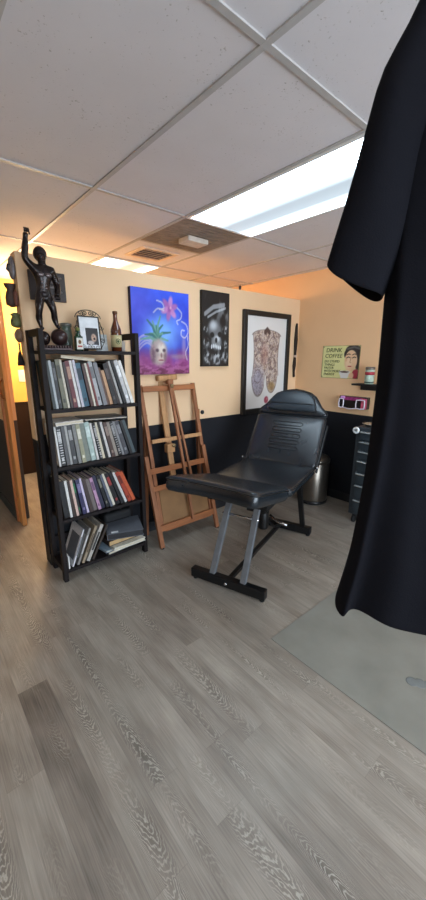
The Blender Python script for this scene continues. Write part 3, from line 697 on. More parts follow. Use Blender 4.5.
# ------------------------------------------------------------------ top of the bookcase
ZT = SH[4]
BRZ = mat('dark_bronze', (38, 29, 28), .24, .35, .4, 40)
st = thing('statue', 'dark bronze muscular statue with one fist raised standing on two balls', 'statue', (.755, 2.42, ZT))
q = MB(); q.bb((.684, 2.345, ZT + .001), (.858, 2.495, ZT + .014))
for k in range(11): q.bb((.686 + k * .0158, 2.347, ZT + .014), (.696 + k * .0158, 2.493, ZT + .030))
q.build('base', mat('ribbed_brown_base', (66, 46, 46), .4, .1, .3), st, bevel=.003)
MB().ball((.714, 2.42, ZT + .072), (.036, .042, .043), 0, 20).build('ball', BRZ, st)
MB().ball((.806, 2.42, ZT + .080), .051, 0, 20).build('ball', mat('dark_red_bronze', (52, 34, 34), .3, .2, .4, 40), st)
def skin_body(verts, edges, radii, name, m, parent, sub=2, root=0):
    me = bpy.data.meshes.new(name); me.from_pydata([tuple(v) for v in verts], edges, []); me.update()
    o = bpy.data.objects.new(name, me); COL.objects.link(o)
    sk = o.modifiers.new('skin', 'SKIN'); sk.use_smooth_shade = True
    lay = me.skin_vertices[0] if me.skin_vertices else None
    if lay is None:
        bpy.context.view_layer.objects.active = o; bpy.ops.mesh.customdata_skin_add(); lay = me.skin_vertices[0]
    for i, r in enumerate(radii): lay.data[i].radius = r if isinstance(r, tuple) else (r, r); lay.data[i].use_root = (i == root)
    ss = o.modifiers.new('sub', 'SUBSURF'); ss.levels = sub; ss.render_levels = sub
    dg_ = bpy.context.evaluated_depsgraph_get(); ev = o.evaluated_get(dg_)
    me2 = bpy.data.meshes.new_from_object(ev); bpy.data.objects.remove(o)
    o = bpy.data.objects.new(name, me2); COL.objects.link(o); me2.name = name
    me2.transform(wmat(parent).inverted()); me2.materials.clear(); me2.materials.append(m)
    for p in me2.polygons: p.use_smooth = True
    o.parent = parent; return o
Y = 2.42
P = [(.738, Y, 1.862), (.738, Y - .004, 1.905), (.744, Y - .008, 1.955), (.745, Y - .004, 1.995), (.744, Y - .006, 2.022), (.741, Y - .012, 2.062), (.741, Y - .010, 2.094),   # 0 pelvis..6 head
     (.697, Y, 2.000), (.652, Y - .008, 2.045), (.662, Y - .010, 2.110), (.668, Y - .012, 2.155), (.672, Y - .014, 2.182),      # 7 shoulder R, elbow, forearm, wrist, fist
     (.796, Y, 1.998), (.826, Y + .008, 1.925), (.812, Y - .028, 1.878), (.800, Y - .050, 1.852),                       # 12 shoulder L ...
     (.712, Y, 1.846), (.704, Y - .014, 1.800), (.699, Y - .012, 1.762), (.699, Y + .006, 1.725), (.705, Y, 1.676), (.706, Y - .026, 1.664),     # 16 hip R
     (.764, Y, 1.846), (.776, Y - .014, 1.800), (.785, Y - .012, 1.764), (.790, Y + .006, 1.728), (.801, Y, 1.684), (.806, Y - .026, 1.676)]     # 22 hip L
E_ = [(0, 1), (1, 2), (2, 3), (3, 4), (4, 5), (5, 6), (3, 7), (7, 8), (8, 9), (9, 10), (10, 11), (3, 12), (12, 13), (13, 14), (14, 15),
      (0, 16), (16, 17), (17, 18), (18, 19), (19, 20), (20, 21), (0, 22), (22, 23), (23, 24), (24, 25), (25, 26), (26, 27)]
RD = [(.034, .028), (.034, .026), (.052, .038), (.042, .028), .018, (.030, .034), (.026, .030), (.028, .026), .019, .020, .013, .019, (.028, .026), .020, .018, .015,
      .026, .027, .019, .021, .011, .012, .026, .027, .019, .021, .011, .012]
skin_body(P, E_, RD, 'figure', BRZ, st)
q = MB(); q.ball((.741, Y + .004, 2.082), (.037, .040, .042), 0, 16); q.build('hair', mat('dark_bronze_hair', (30, 21, 21), .5, .2, .4, 80, .6), st)
q = MB()
for s in (-1, 1): q.ball((.741 + s * .013, Y - .042, 2.068), (.005, .004, .003), 0, 8)
q.ball((.741, Y - .046, 2.056), (.005, .008, .008), 0, 8); q.ball((.741, Y - .042, 2.042), (.010, .004, .003), 0, 8)
q.build('face_features', mat('dark_bronze_face', (74, 52, 46), .3, .3), st)
q = MB()   # silvery muscle relief
for s in (-1, 1):
    q.ball((.744 + s * .021, Y - .036, 1.965), (.021, .010, .014), 0, 12)
    for k in range(3): q.ball((.740 + s * .010, Y - .025, 1.928 - k * .017), (.009, .007, .007), 0, 10)
q.build('torso_relief', mat('rubbed_bronze', (104, 94, 94), .25, .5, .4, 50), st)
q = MB(); q.lathe([(.026, 0), (.033, .008), (.034, .024), (.030, .034)], 18, (.738, Y, 1.842)); q.build('trunks', mat('dark_bronze_trunks', (36, 26, 26), .4, .2), st)
def hand(fs, th):
    for k in range(4): MB().tube([V(fs[0]) + V((k * .007, 0, 0)), V(fs[1]) + V((k * .007, 0, 0)), V(fs[2]) + V((k * .007, 0, 0))], .0045, 6).build('finger', BRZ, st)
    MB().tube(th, .0045, 6).build('thumb', BRZ, st)
hand(((.662, Y - .031, 2.176), (.662, Y - .034, 2.190), (.662, Y - .026, 2.198)), [(.690, Y - .018, 2.172), (.684, Y - .032, 2.180), (.674, Y - .036, 2.182)])
hand(((.788, Y - .058, 1.852), (.788, Y - .068, 1.842), (.788, Y - .062, 1.830)), [(.786, Y - .050, 1.858), (.780, Y - .062, 1.850), (.781, Y - .066, 1.842)])

# glass jar behind
gj = thing('glass_jar', 'squat greenish glass jar behind the statue ball', 'jar', (.893, 2.535, ZT))
MB().lathe([(.02, 0), (.034, .012), (.036, .05), (.036, .10), (.032, .13), (.03, .15), (.034, .155)], 24, (.893, 2.535, ZT + .001)).build('body', mat('green_grey_glass', (98, 112, 100), .15, 0, .25, 20, spec=.7), gj)
MB().lathe([(.036, 0), (.036, .018), (.02, .022)], 20, (.893, 2.535, ZT + .156)).build('lid', mat('grey_lid', (112, 112, 104), .4, .3), gj)
# small green bottle
gb = thing('liquor_bottle', 'small square green bottle with white label left of the photo frame', 'bottle', (.918, 2.40, ZT))
q = MB(); q.bb((.893, 2.382, ZT + .001), (.943, 2.42, ZT + .092)); q.build('glass_body', mat('dark_green_glass', (22, 58, 36), .12, 0, .2, 20, spec=.7), gb, bevel=.008, seg=3)
MB().lathe([(.020, 0), (.014, .016), (.011, .022), (.011, .04)], 16, (.918, 2.401, ZT + .088)).build('neck', mat('dark_green_glass', (0, 0, 0)), gb)
MB().lathe([(.013, 0), (.013, .018), (.010, .02)], 16, (.918, 2.401, ZT + .124)).build('cap', mat('gold_green_cap', (120, 128, 70), .4, .3), gb)
MB().bb((.898, 2.3800, ZT + .010), (.938, 2.3818, ZT + .078)).build('label_paper', mat('label_white', (226, 224, 212), .6), gb)
q = MB(); q.bb((.904, 2.3790, ZT + .024), (.932, 2.3799, ZT + .033)); q.build('red_lettering', mat('label_red', (176, 50, 40), .6), gb)
q = MB(); q.ball((.918, 2.3797, ZT + .055), (.010, .0012, .013), 0, 12); q.build('emblem', mat('emblem_brown', (120, 84, 50), .6), gb)

# photo frame with iron scrolls
pf = thing('photo_frame', 'scrolled iron photo frame with white mat and dark portrait on the bookcase', 'photo frame', (1.02, 2.45, ZT), .03)
IR = mat('wrought_iron', (58, 52, 44), .45, .5, .2)
tilt = Matrix.Rotation(-.10, 4, 'X'); TM = wmat(pf) @ Matrix.Translation((0, 0, .004)) @ tilt
def at(x, y, z): return TM @ V((x, y, z))
q = MB(); q.box((0, 0, .115), (.135, .008, .20)); q.bm.transform(TM); q.build('mat_board', mat('white_mat_board', (222, 226, 230), .6), pf)
q = MB()
for s in (-1, 1): q.box((s * .07, -.002, .115), (.008, .014, .21))
for z in (.012, .218): q.box((0, -.002, z), (.148, .014, .008))
q.bm.transform(TM); q.build('rim', IR, pf, bevel=.002)
def photo(u, v):
    c = mixc((46, 44, 52), (30, 28, 30), v); c = mixc(c, (196, 160, 138), ell(u, v, .62, .42, .24, .27, .4)); c = mixc(c, (40, 30, 30), ell(u, v, .66, .36, .1, .09, .4))
    c = mixc(c, (120, 90, 80), .8 * ell(u, v, .58, .52, .07, .05, .4)); return mixc(c, (200, 190, 186), .9 * ell(u, v, .35, .12, .3, .14, .4))
painted('photo', .086, .108, 30, 38, photo, pf, TM @ Matrix.Translation((.014, -.0046, .092)), PAINT)
def spiral(cx, cz, r, turns, d0, sgn):
    return [at(cx + sgn * r * (1 - k / 30) * math.cos(d0 + turns * 2 * PI * k / 26), -.002, cz + r * (1 - k / 30) * math.sin(d0 + turns * 2 * PI * k / 26)) for k in range(26)]
q = MB()
for cx, sg in ((-.048, 1), (-.018, -1), (.018, 1), (.048, -1)): q.tube(spiral(cx, .238, .017, 1.5, -PI / 2, sg), .0028, 6)
q.tube([at(.088 * math.sin(a), -.002, .205 + .055 * math.cos(a)) for a in [(-1.5 + 3.0 * k / 16) for k in range(17)]], .003, 6)
for s in (-1, 1):
    for cz in (.15, .07): q.tube(spiral(s * .086, cz, .016, 1.4, PI, -s), .0026, 6)
    q.tube([at(s * .075, -.002, .02), at(s * .10, -.002, .06), at(s * .098, -.002, .11), at(s * .078, -.002, .19)], .0028, 6)
for cx, sg in ((-.045, 1), (-.015, -1), (.015, 1), (.045, -1)): q.tube(spiral(cx, .024, .015, 1.5, PI / 2, sg), .003, 6)
q.build('scrollwork', IR, pf)
q = MB(); q.beam(at(0, .005, .15), wmat(pf) @ V((0, .085, .002)), .03, .004); q.build('easel_stand', IR, pf)
tag(MB().box((1.112, 2.49, ZT + .058), (.085, .003, .112), 0, Matrix.Rotation(-.12, 3, 'X')).build('greeting_card', cover((208, 214, 216)), loc=(1.112, 2.49, ZT)), 'pale blank card standing between photo frame and beer bottle', 'card')
# beer bottle
bb_ = thing('beer_bottle', 'brown glass beer bottle with cream label at right end of bookcase top', 'bottle', (1.195, 2.43, ZT))
c0 = (1.195, 2.43, ZT + .001)
MB().lathe([(.030, 0), (.036, .006), (.0365, .13), (.034, .15), (.020, .185), (.0145, .205), (.0135, .245), (.015, .248), (.015, .256)], 28, c0).build('glass', mat('amber_glass', (92, 42, 18), .1, 0, .2, 10, spec=.8, coat=.4), bb_)
MB().lathe([(.0372, .028), (.0372, .108)], 28, c0).build('label_band', mat('cream_label', (198, 186, 140), .6, 0, .1, 40), bb_)
MB().lathe([(.0165, .248), (.0165, .262), (.013, .265)], 20, c0).build('cap', mat('brown_cap', (98, 66, 44), .4, .4), bb_)
tc = V(c0) + V((-.004, -.0370, .066))
q = MB(); q.tube([tc + V((.015 * math.cos(a), -.0012 + .0025 * abs(math.cos(a)), .017 * math.sin(a))) for a in [2 * PI * k / 20 for k in range(20)]], .0022, 6, closed=True); q.ball(tc, (.008, .003, .009), 0, 10)
q.build('green_emblem', mat('emblem_green', (64, 84, 44), .6), bb_)
tag(MB().bb((1.238, 2.44, ZT + .001), (1.266, 2.47, ZT + .072)).build('small_box', mat('white_carton', (220, 216, 210), .6), loc=(1.252, 2.455, ZT), bevel=.002), 'tiny white box beside the brown beer bottle', 'box')

# ------------------------------------------------------------------ easel
EW = wood('easel_beech', (160, 102, 66), .45, 'Z', .68); EWX = wood('easel_beech_rail', (168, 104, 62), .45, 'X', .68); EWL = wood('pale_beech', (196, 146, 98), .5, 'Z', .72)
ea = thing('easel', 'brown wooden studio easel standing between bookcase and tattoo chair', 'easel', (1.70, 2.36, 0))
def ey(z): return 2.27 + .222 * z      # the front plane leans back
def ebar(name, x0, x1, z, h=.04, t=.022, m=None, dy=0.0):
    a = math.atan(.222); return MB().box(((x0 + x1) / 2, ey(z) + dy, z), (abs(x1 - x0), t, h), 0, Matrix.Rotation(-a, 3, 'X')).build(name, m or EWX, ea, bevel=.003)
def epost(name, xa, za, xb, zb, w=.036, t=.03, m=None, dy=0.0):
    return MB().beam((xa, ey(za) + dy, za), (xb, ey(zb) + dy, zb), w, t, (1, 0, 0)).build(name, m or EW, ea, bevel=.003)
epost('post', 1.412, .004, 1.385, .74, dy=-.004); epost('post', 2.000, .004, 1.965, .75, dy=-.004)
epost('upright', 1.452, .16, 1.447, 1.285, w=.032, t=.026, dy=.026); epost('upright', 1.978, .16, 1.972, 1.285, w=.032, t=.026, dy=.026)
ebar('top_rail', 1.45, 1.97, 1.255, .045, .022, None, .004)
ebar('cross_rail', 1.46, 1.962, .845, .032, .03, EWL, .0)
ebar('lower_rail', 1.40, 1.972, .615, .045, .024)
ebar('lower_rail', 1.40, 1.975, .475, .042, .024)
ebar('lower_rail', 1.41, 1.985, .155, .05, .026)
epost('mast', 1.645, .45, 1.652, 1.32, w=.05, t=.02, m=EWL, dy=.048)
epost('slider', 1.735, .16, 1.692, 1.30, w=.022, t=.022, dy=-.028); epost('slider', 1.790, .42, 1.712, 1.27, w=.018, t=.02, dy=-.028)
MB().beam((1.60, ey(1.345), 1.335), (1.785, ey(1.345), 1.345), .05, .045, (0, 1, 0)).build('canvas_clamp', EWL, ea, bevel=.006)
MB().box((1.70, ey(1.31) - .022, 1.308), (.05, .05, .04)).build('clamp_block', EW, ea, bevel=.006)
MB().box((1.62, ey(.78) - .006, .775), (.075, .05, .07)).build('tray_block', EWL, ea, bevel=.006)
for (x, z) in ((1.705, 1.275), (1.64, .80)):
    MB().lathe([(.010, 0), (.016, .004), (.016, .014), (.008, .018)], 14, (x, ey(z) - .035, z), 0, Matrix.Rotation(PI / 2, 4, 'X')).build('knob', mat('brass_knob', (150, 130, 96), .35, .7), ea)
MB().beam((2.03, 2.545, .004), (1.985, 2.53, 1.06), .03, .03, (1, 0, 0)).build('back_leg', EW, ea, bevel=.003)
MB().beam((1.43, 2.545, .004), (1.452, 2.53, 1.06), .03, .03, (1, 0, 0)).build('back_leg', EW, ea, bevel=.003)
MB().lathe([(.012, 0), (.018, .004), (.018, .016), (.01, .02)], 14, (2.018, 2.51, 1.03), 0, Matrix.Rotation(PI / 2, 4, 'X')).build('knob', mat('black_plastic', (0, 0, 0)), ea)
for x in (1.412, 2.0): MB().lathe([(.016, 0), (.016, .012)], 12, (x, ey(0) - .004, 0)).build('foot', mat('black_rubber', (24, 24, 24), .7), ea)
MB().box((1.714, ey(.12) + .016, .127), (.49, .03, .016)).build('ledge', EWX, ea)
# cardboard leaning inside the easel
q = MB(); q.box((0, 0, .165), (.480, .006, .31)); q.bm.transform(Matrix.Translation((1.714, ey(.15) + .0215, .135)) @ Matrix.Rotation(-math.atan(.222), 4, 'X'))
tag(q.build('cardboard_panel', mat('brown_hardboard', (142, 104, 66), .7, 0, .15, 8), loc=(1.70, 2.33, .135)), 'brown hardboard panel leaning inside the lower part of the easel', 'board')

# ------------------------------------------------------------------ tattoo chair
chA = math.atan2(.327, .945)
ch = thing('tattoo_chair', 'black padded reclining tattoo chair with grey slanted legs', 'chair', (1.458, 1.544, 0), chA)
y0 = .0   # local +y points away from the camera
LEA = mat('black_leather', (28, 34, 40), .27, 0, .12, 10, .06, 40, .6)
STL = mat('grey_steel', (112, 118, 124), .4, .35, .1); BKS = mat('black_steel', (18, 19, 21), .4, .2, .1); CHR = mat('chrome', (200, 202, 206), .15, 1.0)
def foot_bar(x):
    b = MB().bb((x - .026, -.275, .018), (x + .026, .275, .082)).build('foot_bar', BKS, ch, local=True, bevel=.005)
    for s in (-1, 1): MB().lathe([(.016, 0), (.018, .006), (.010, .020)], 12, (x, s * .25, 0)).build('glide', mat('black_rubber', (0, 0, 0)), b, local=True)
    return b
fb = foot_bar(0)
MB().lathe([(.011, 0), (.011, .006), (.006, .010)], 14, (-.026, 0, .05), 0, Matrix.Rotation(-PI / 2, 4, 'Y')).build('bolt', CHR, fb, local=True)
foot_bar(1.02)
for s in (-1, 1):
    MB().beam((0.0, s * .115, .075), (.25, s * .105, .60), .040, .030, (0, 1, 0)).build('leg', STL, ch, local=True, bevel=.003)
    MB().beam((1.02, s * .20, .075), (.80, s * .20, .60), .040, .030, (0, 1, 0)).build('leg', BKS, ch, local=True, bevel=.003)
MB().tube([(.175, -.135, .455), (.175, .135, .455)], .008, 10).build('cross_rod', CHR, ch, local=True)
MB().tube([(.23, -.135, .545), (.23, .135, .545)], .008, 10).build('cross_rod', CHR, ch, local=True)
MB().beam((.02, 0, .055), (1.0, 0, .055), .03, .03, (0, 1, 0)).build('long_bar', BKS, ch, local=True, bevel=.003)
q = MB()
for s in (-1, 1): q.bb((.10, s * .2 - .018, .565), (.86, s * .2 + .018, .60))
for x in (.12, .48, .84): q.bb((x - .018, -.2, .567), (x + .018, .2, .598))
q.build('under_frame', BKS, ch, local=True, bevel=.003)
q = MB(); q.bb((.40, -.09, .40), (.62, .06, .565)); q.lathe([(.04, 0), (.045, .02), (.045, .18), (.03, .2)], 16, (.54, -.02, .22)); q.build('lift_motor', mat('black_plastic_gloss', (16, 16, 17), .3), ch, local=True, bevel=.006)
MB().tube([(.50, -.09, .36), (.47, -.16, .335), (.455, -.24, .33)], .009, 10).build('lever', CHR, ch, local=True)
MB().tube([(.55, -.02, .30), (.80, -.02, .12), (1.0, -.02, .06)], .012, 8).build('piston', BKS, ch, local=True)
def cushion(name, outline, t, M, puff=.012, m=LEA, parent=ch, bev=.022, inner=None):
    """outline polygon in local XY; slab of thickness t (top at z=t) with domed, piped top"""
    bm_ = bmesh.new(); n = len(outline); cx = sum(p[0] for p in outline) / n; cy = sum(p[1] for p in outline) / n
    rows = []
    for (k, z) in ((.97, 0), (1.0, t * .25), (1.0, t * .75), (.985, t * .95), (.93, t), (.7, t + puff * .6), (.4, t + puff * .9)):
        rows.append([bm_.verts.new(M @ V((cx + (p[0] - cx) * k, cy + (p[1] - cy) * k, z))) for p in outline])
    for a, b in zip(rows, rows[1:]):
        for i in range(n): bm_.faces.new((a[i], a[(i + 1) % n], b[(i + 1) % n], b[i]))
    bm_.faces.new(list(reversed(rows[0])))
    c = bm_.verts.new(M @ V((cx, cy, t + puff)))
    for i in range(n): bm_.faces.new((rows[-1][i], rows[-1][(i + 1) % n], c))
    q = MB(); q.bm.free(); q.bm = bm_
    o = q.build(name, m, parent, local=True, smooth=True, sub=1)
    pts = [M @ V((cx + (p[0] - cx) * 1.0, cy + (p[1] - cy) * 1.0, t * .80)) for p in outline]
    q = MB(); q.tube(pts, .0045, 6, closed=True); q.build('piping', mat('black_piping', (20, 21, 23), .35), o, local=True)
    return o
def rrect(x0, x1, y0_, y1, r, n=5, bow=0.0, div=6):
    P_ = []
    for (cx, cy, a) in ((x1 - r, y1 - r, 0), (x0 + r, y1 - r, 90), (x0 + r, y0_ + r, 180), (x1 - r, y0_ + r, 270)):
        arc = [(cx + r * math.cos(math.radians(a + 90 * k / n)), cy + r * math.sin(math.radians(a + 90 * k / n))) for k in range(n + 1)]
        if P_:
            l = P_[-1]; P_ += [(l[0] + (arc[0][0] - l[0]) * k / div, l[1] + (arc[0][1] - l[1]) * k / div) for k in range(1, div)]
        P_ += arc
    l = P_[-1]; f0 = P_[0]; P_ += [(l[0] + (f0[0] - l[0]) * k / div, l[1] + (f0[1] - l[1]) * k / div) for k in range(1, div)]
    return P_
# seat (flat) and leg rest (rising towards the front)
cushion('seat', rrect(.30, .89, y0 - .305, y0 + .305, .03), .075, Matrix.Translation((0, 0, .592)), .006)
la = math.atan2(.81 - .672, .55); Ml = Matrix.Translation((.31, 0, .597)) @ Matrix.Rotation(la, 4, 'Y')
yl = .018
lr = rrect(-.575, -.0, yl - .312, yl + .312, .05)
lr = [(x + (.055 * max(0, 1 - ((y - yl) / .27) ** 2) if x < -.5 else 0), y) for x, y in lr]
cushion('leg_rest', lr, .105, Ml @ Matrix.Translation((0, 0, -.027)), .004)
# back rest
bl = math.hypot(.27, .395); ba = math.atan2(.395, .27)
Mb = Matrix.Translation((.868, -.005, .655)) @ Matrix.Rotation(-ba, 4, 'Y')
Mb2 = Mb @ Matrix.Translation((0, 0, -.075))
bo = cushion('backrest', rrect(.0, .45, y0 - .30, y0 + .30, .03), .085, Mb2, .012)
q = MB()
def bz_(a, b):
    k = max(abs(a - .225) / .225, abs(b - y0) / .30)
    for (k0, z0_), (k1, z1_) in zip(((0, .022), (.4, .0205), (.7, .016), (.93, .009)), ((.4, .0205), (.7, .016), (.93, .009), (1.01, .005))):
        if k <= k1: return .0015 + z0_ + (z1_ - z0_) * (k - k0) / (k1 - k0)
    return .005
for k in range(5):
    xx = .14 + k * .055; pts = []
    w2 = .115
    loop = [(xx - .016, y0 - w2), (xx - .016, y0 + w2), (xx, y0 + w2 + .014), (xx + .016, y0 + w2), (xx + .016, y0 - w2), (xx, y0 - w2 - .014)]
    q.tube([Mb @ V((a, b, bz_(a, b))) for a, b in loop], .0035, 6, closed=True)
q.build('stitched_channels', mat('black_piping', (0, 0, 0)), bo, local=True)
for s in (-1, 1):
    MB().beam(Mb @ V((-.02, y0 + s * .312, -.02)), Mb @ V((.40, y0 + s * .312, -.05)), .012, .03, (0, 1, 0)).build('side_bracket', BKS, ch, local=True, bevel=.002)
    MB().lathe([(.011, 0), (.011, .008), (.006, .011)], 12, (.868, y0 + s * .318 , .668), 0, Matrix.Rotation(-s * PI / 2, 4, 'X')).build('hinge_bolt', CHR, ch, local=True)
# head section with a raised pillow
Mh = Mb @ Matrix.Translation((.455, 0, .0)) @ Matrix.Rotation(-.16, 4, 'Y') @ Matrix.Translation((0, 0, -.07))
def dome(sc=1.0, base=0.0, w=.30, h=.235):
    prof = [(base, -w), (base + .03, -w), (.05, -w * .95), (.085, -w * .82), (.13, -w * .72), (.17, -w * .62), (.205, -w * .46), (.225, -w * .22), (h, 0)]
    pts = prof + [(x, -y) for x, y in reversed(prof[:-1])]
    b_ = [(base, w - (2 * w) * k / 8) for k in range(1, 8)]
    return [(x, y0 + y * sc) for x, y in pts + b_]
hr = cushion('headrest', list(reversed(dome())), .075, Mh, .01)
ip = [(.035, -.205), (.085, -.20), (.135, -.185), (.175, -.15), (.20, -.09), (.208, 0)]
ip = ip + [(x, -y) for x, y in reversed(ip[:-1])] + [(.028, .205 - .41 * k / 8) for k in range(1, 8)]
pw = cushion('pillow', list(reversed([(x, y0 + y) for x, y in ip])), .04, Mh @ Matrix.Translation((0, 0, .072)), .012, mat('black_leather_sheen', (44, 54, 62), .32, 0, .1, 10, .2, 60), hr)
q = MB(); q.tube([Mh @ V((.085, y0 - .195 + .39 * k / 10, .1215 + .0055 * math.sin(PI * k / 10))) for k in range(11)], .003, 6); q.build('seam', mat('black_piping', (0, 0, 0)), hr, local=True)

# ------------------------------------------------------------------ right hand wall: bin, tool chest, sign, shelf
tb = thing('trash_can', 'stainless steel cylindrical trash can behind the tattoo chair', 'trash can', (3.235, 2.10, 0))
BRS = mat('brushed_steel', (128, 120, 110), .3, .9, .06, 8, stretch=(1, 1, 40))
MB().lathe([(.150, .03), (.152, .04), (.152, .44), (.148, .445)], 40, (3.235, 2.10, 0)).build('drum', BRS, tb)
MB().lathe([(.150, 0), (.156, .005), (.156, .03), (.15, .034)], 40, (3.235, 2.10, 0)).build('base_ring', mat('black_plastic', (0, 0, 0)), tb)
MB().lathe([(.155, 0), (.156, .03), (.13, .06), (.07, .08), (.01, .085)], 40, (3.235, 2.10, .445)).build('lid', BRS, tb)
MB().bb((3.06, 2.04, .012), (3.09, 2.10, .03)).build('pedal', mat('black_plastic', (0, 0, 0)), tb, bevel=.004)

tc_ = thing('tool_chest', 'dark grey metal rolling tool chest with silver handled drawers beside the shirt', 'tool chest', (3.24, 1.28, 0))
CX0, CX1, CY0, CY1, CZ0, CZ1 = 3.03, 3.45, .95, 1.575, .085, .915
GM = mat('dark_grey_metal', (64, 71, 77), .4, .3, .08); GM2 = mat('drawer_grey_metal', (56, 65, 71), .35, .3, .08); SIL = mat('silver_handle', (196, 206, 208), .25, .6)
q = MB(); q.bb((CX0 + .012, CY0, CZ0), (CX1, CY1, CZ1)); q.build('body', GM, tc_, bevel=.006)
hts = [.085, .085, .085, .11, .11, .14, .14]; z = CZ1 - .03
for h in hts:
    dr = MB().bb((CX0 - .006, CY0 + .03, z - h + .006), (CX0 + .012, CY1 - .045, z)).build('drawer', GM2, tc_, bevel=.004)
    MB().bb((CX0 - .026, CY0 + .035, z - .018), (CX0 - .006, CY1 - .05, z - .004)).build('drawer_pull', SIL, dr, bevel=.004)
    z -= h + .004
MB().tube([(CX0 + .10, CY1, .70), (CX0 + .10, CY1 + .03, .70), (CX0 + .30, CY1 + .03, .70), (CX0 + .30, CY1, .70)], .009, 8).build('side_handle', SIL, tc_)
for x in (CX0 + .05, CX1 - .05):
    for y in (CY0 + .05, CY1 - .05):
        cst = MB().bb((x - .02, y - .015, .055), (x + .02, y + .015, CZ0)).build('caster', BKS, tc_)
        MB().lathe([(.034, -.012), (.036, -.008), (.036, .008), (.034, .012)], 18, (x - .01, y, .036), 0, Matrix.Rotation(PI / 2, 4, 'X')).build('wheel', mat('black_rubber', (0, 0, 0)), cst)
MB().tube([(CX0 + .012, 1.560, .885), (CX0 - .03, 1.560, .885)], .004, 8).build('hook', SIL, tc_)
rl = thing('tape_roll', 'round white roll hooked on the upper corner of the tool chest', 'roll', (CX0 - .006, 1.553, .885))
q = MB(); q.tube([(CX0 - .020, 1.560 + .020 * math.cos(a), .885 + .020 * math.sin(a)) for a in [2 * PI * k / 24 for k in range(24)]], .011, 10, closed=True); q.build('tape', mat('white_tape', (226, 230, 230), .6), rl)
q = MB(); q.lathe([(.010, -.012), (.010, .012)], 16, (CX0 - .020, 1.560, .885), 0, Matrix.Rotation(PI / 2, 4, 'Y')); q.build('core', mat('grey_core', (120, 124, 124), .6), rl)
ty = thing('metal_tray', 'shallow silver dish on top of the tool chest', 'dish', (3.16, 1.50, CZ1))
MB().lathe([(.045, .001), (.05, .004), (.075, .022), (.080, .024), (.078, .026), (.055, .012), (.01, .008)], 28, (3.14, 1.49, CZ1)).build('dish', mat('polished_steel', (206, 200, 190), .2, .8), ty)

# sign
def text_mesh(body, size, M, parent, name, m, shear=.15, depth=.0012):
    cu = bpy.data.curves.new(name, 'FONT'); cu.body = body; cu.size = size; cu.shear = shear; cu.extrude = depth; cu.resolution_u = 2; cu.offset = 0.0
    o = bpy.data.objects.new(name, cu); COL.objects.link(o)
    ev = o.evaluated_get(bpy.context.evaluated_depsgraph_get()); me = bpy.data.meshes.new_from_object(ev)
    bpy.data.objects.remove(o); me.transform(wmat(parent).inverted() @ M); me.materials.clear(); me.materials.append(m)
    o = bpy.data.objects.new(name, me); COL.objects.link(o); o.parent = parent; return o
sg = thing('tin_sign', 'green yellow tin coffee sign with retro woman on the right wall', 'sign', (XR, 2.05, 1.30))
SY0, SY1, SZ0, SZ1 = 2.262, 1.842, 1.302, 1.628      # left edge has the larger Y
def sign_art(u, v):
    c = (228, 224, 158)
    c = mixc(c, (212, 208, 136), .4 * smooth(0, .4, nz(u, v, 4, 2)))
    c = mixc(c, (52, 44, 40), ell(u, v, .82, .86, .20, .16, .12)); c = mixc(c, (40, 34, 32), ell(u, v, .65, .74, .06, .13, .2))
    c = mixc(c, (44, 34, 32), ell(u, v, .96, .58, .07, .34, .2)); c = mixc(c, (110, 108, 104), .8 * stroke(u, v, [(.68, .90), (.84, .95), (.97, .90)], .03))
    c = mixc(c, (232, 192, 152), ell(u, v, .78, .54, .165, .33, .08)); c = mixc(c, (244, 212, 176), .7 * ell(u, v, .73, .50, .09, .22, .5))
    c = mixc(c, (226, 180, 142), ell(u, v, .66, .58, .03, .07, .3))
    for x in (.71, .86): c = mixc(c, (60, 44, 36), stroke(u, v, [(x - .04, .63), (x, .655), (x + .04, .64)], .016)); c = mixc(c, (50, 36, 30), stroke(u, v, [(x - .045, .72), (x, .75), (x + .045, .73)], .014))
    c = mixc(c, (190, 140, 106), .8 * stroke(u, v, [(.78, .64), (.76, .50), (.79, .48)], .014)); c = mixc(c, (176, 50, 56), ell(u, v, .76, .375, .055, .022, .3))
    c = mixc(c, (168, 40, 66), ell(u, v, .93, .14, .10, .16, .2))
    c = mixc(c, (232, 230, 224), ell(u, v, .64, .20, .16, .05, .15)); c = mixc(c, (224, 222, 218), 1.0 if (abs(u - .64) < .15 - max(0, .2 - v) * .35 and v < .20) else 0)
    c = mixc(c, (86, 52, 34), ell(u, v, .64, .205, .125, .03, .2)); c = mixc(c, (228, 182, 144), ell(u, v, .82, .10, .07, .10, .3))
    e = min(u, 1 - u, v, 1 - v)
    return mixc(c, (122, 120, 66), 1 - smooth(.008, .018, e))
Ms = Matrix.Translation((XR - .004, (SY0 + SY1) / 2, (SZ0 + SZ1) / 2)) @ Matrix.Rotation(-PI / 2, 4, 'Z')
MB().bb((XR - .003, SY1, SZ0), (XR - .0005, SY0, SZ1)).build('plate', mat('tin_plate', (120, 118, 80), .4, .3), sg, bevel=.001)
painted('printed_face', SY0 - SY1, SZ1 - SZ0, 72, 60, sign_art, sg, Ms, attr_mat('tin_print', .35, .2))
INK = mat('dark_ink', (92, 98, 56), .6)
Mt = Matrix.Translation((XR - .0055, SY0, SZ0)) @ Matrix.Rotation(-PI / 2, 4, 'Z') @ Matrix.Rotation(PI / 2, 4, 'X')
for (s, sz, x, zz) in (('DRINK', .060, .040, .262), ('COFFEE', .058, .030, .205), ('DO STUPID', .034, .030, .158), ('THINGS', .034, .030, .124), ('FASTER', .034, .030, .092), ('WITH MORE', .034, .030, .060), ('ENERGY', .034, .030, .028)):
    text_mesh(s, sz, Mt @ Matrix.Translation((x, zz, 0)), sg, 'lettering', INK)
q = MB()
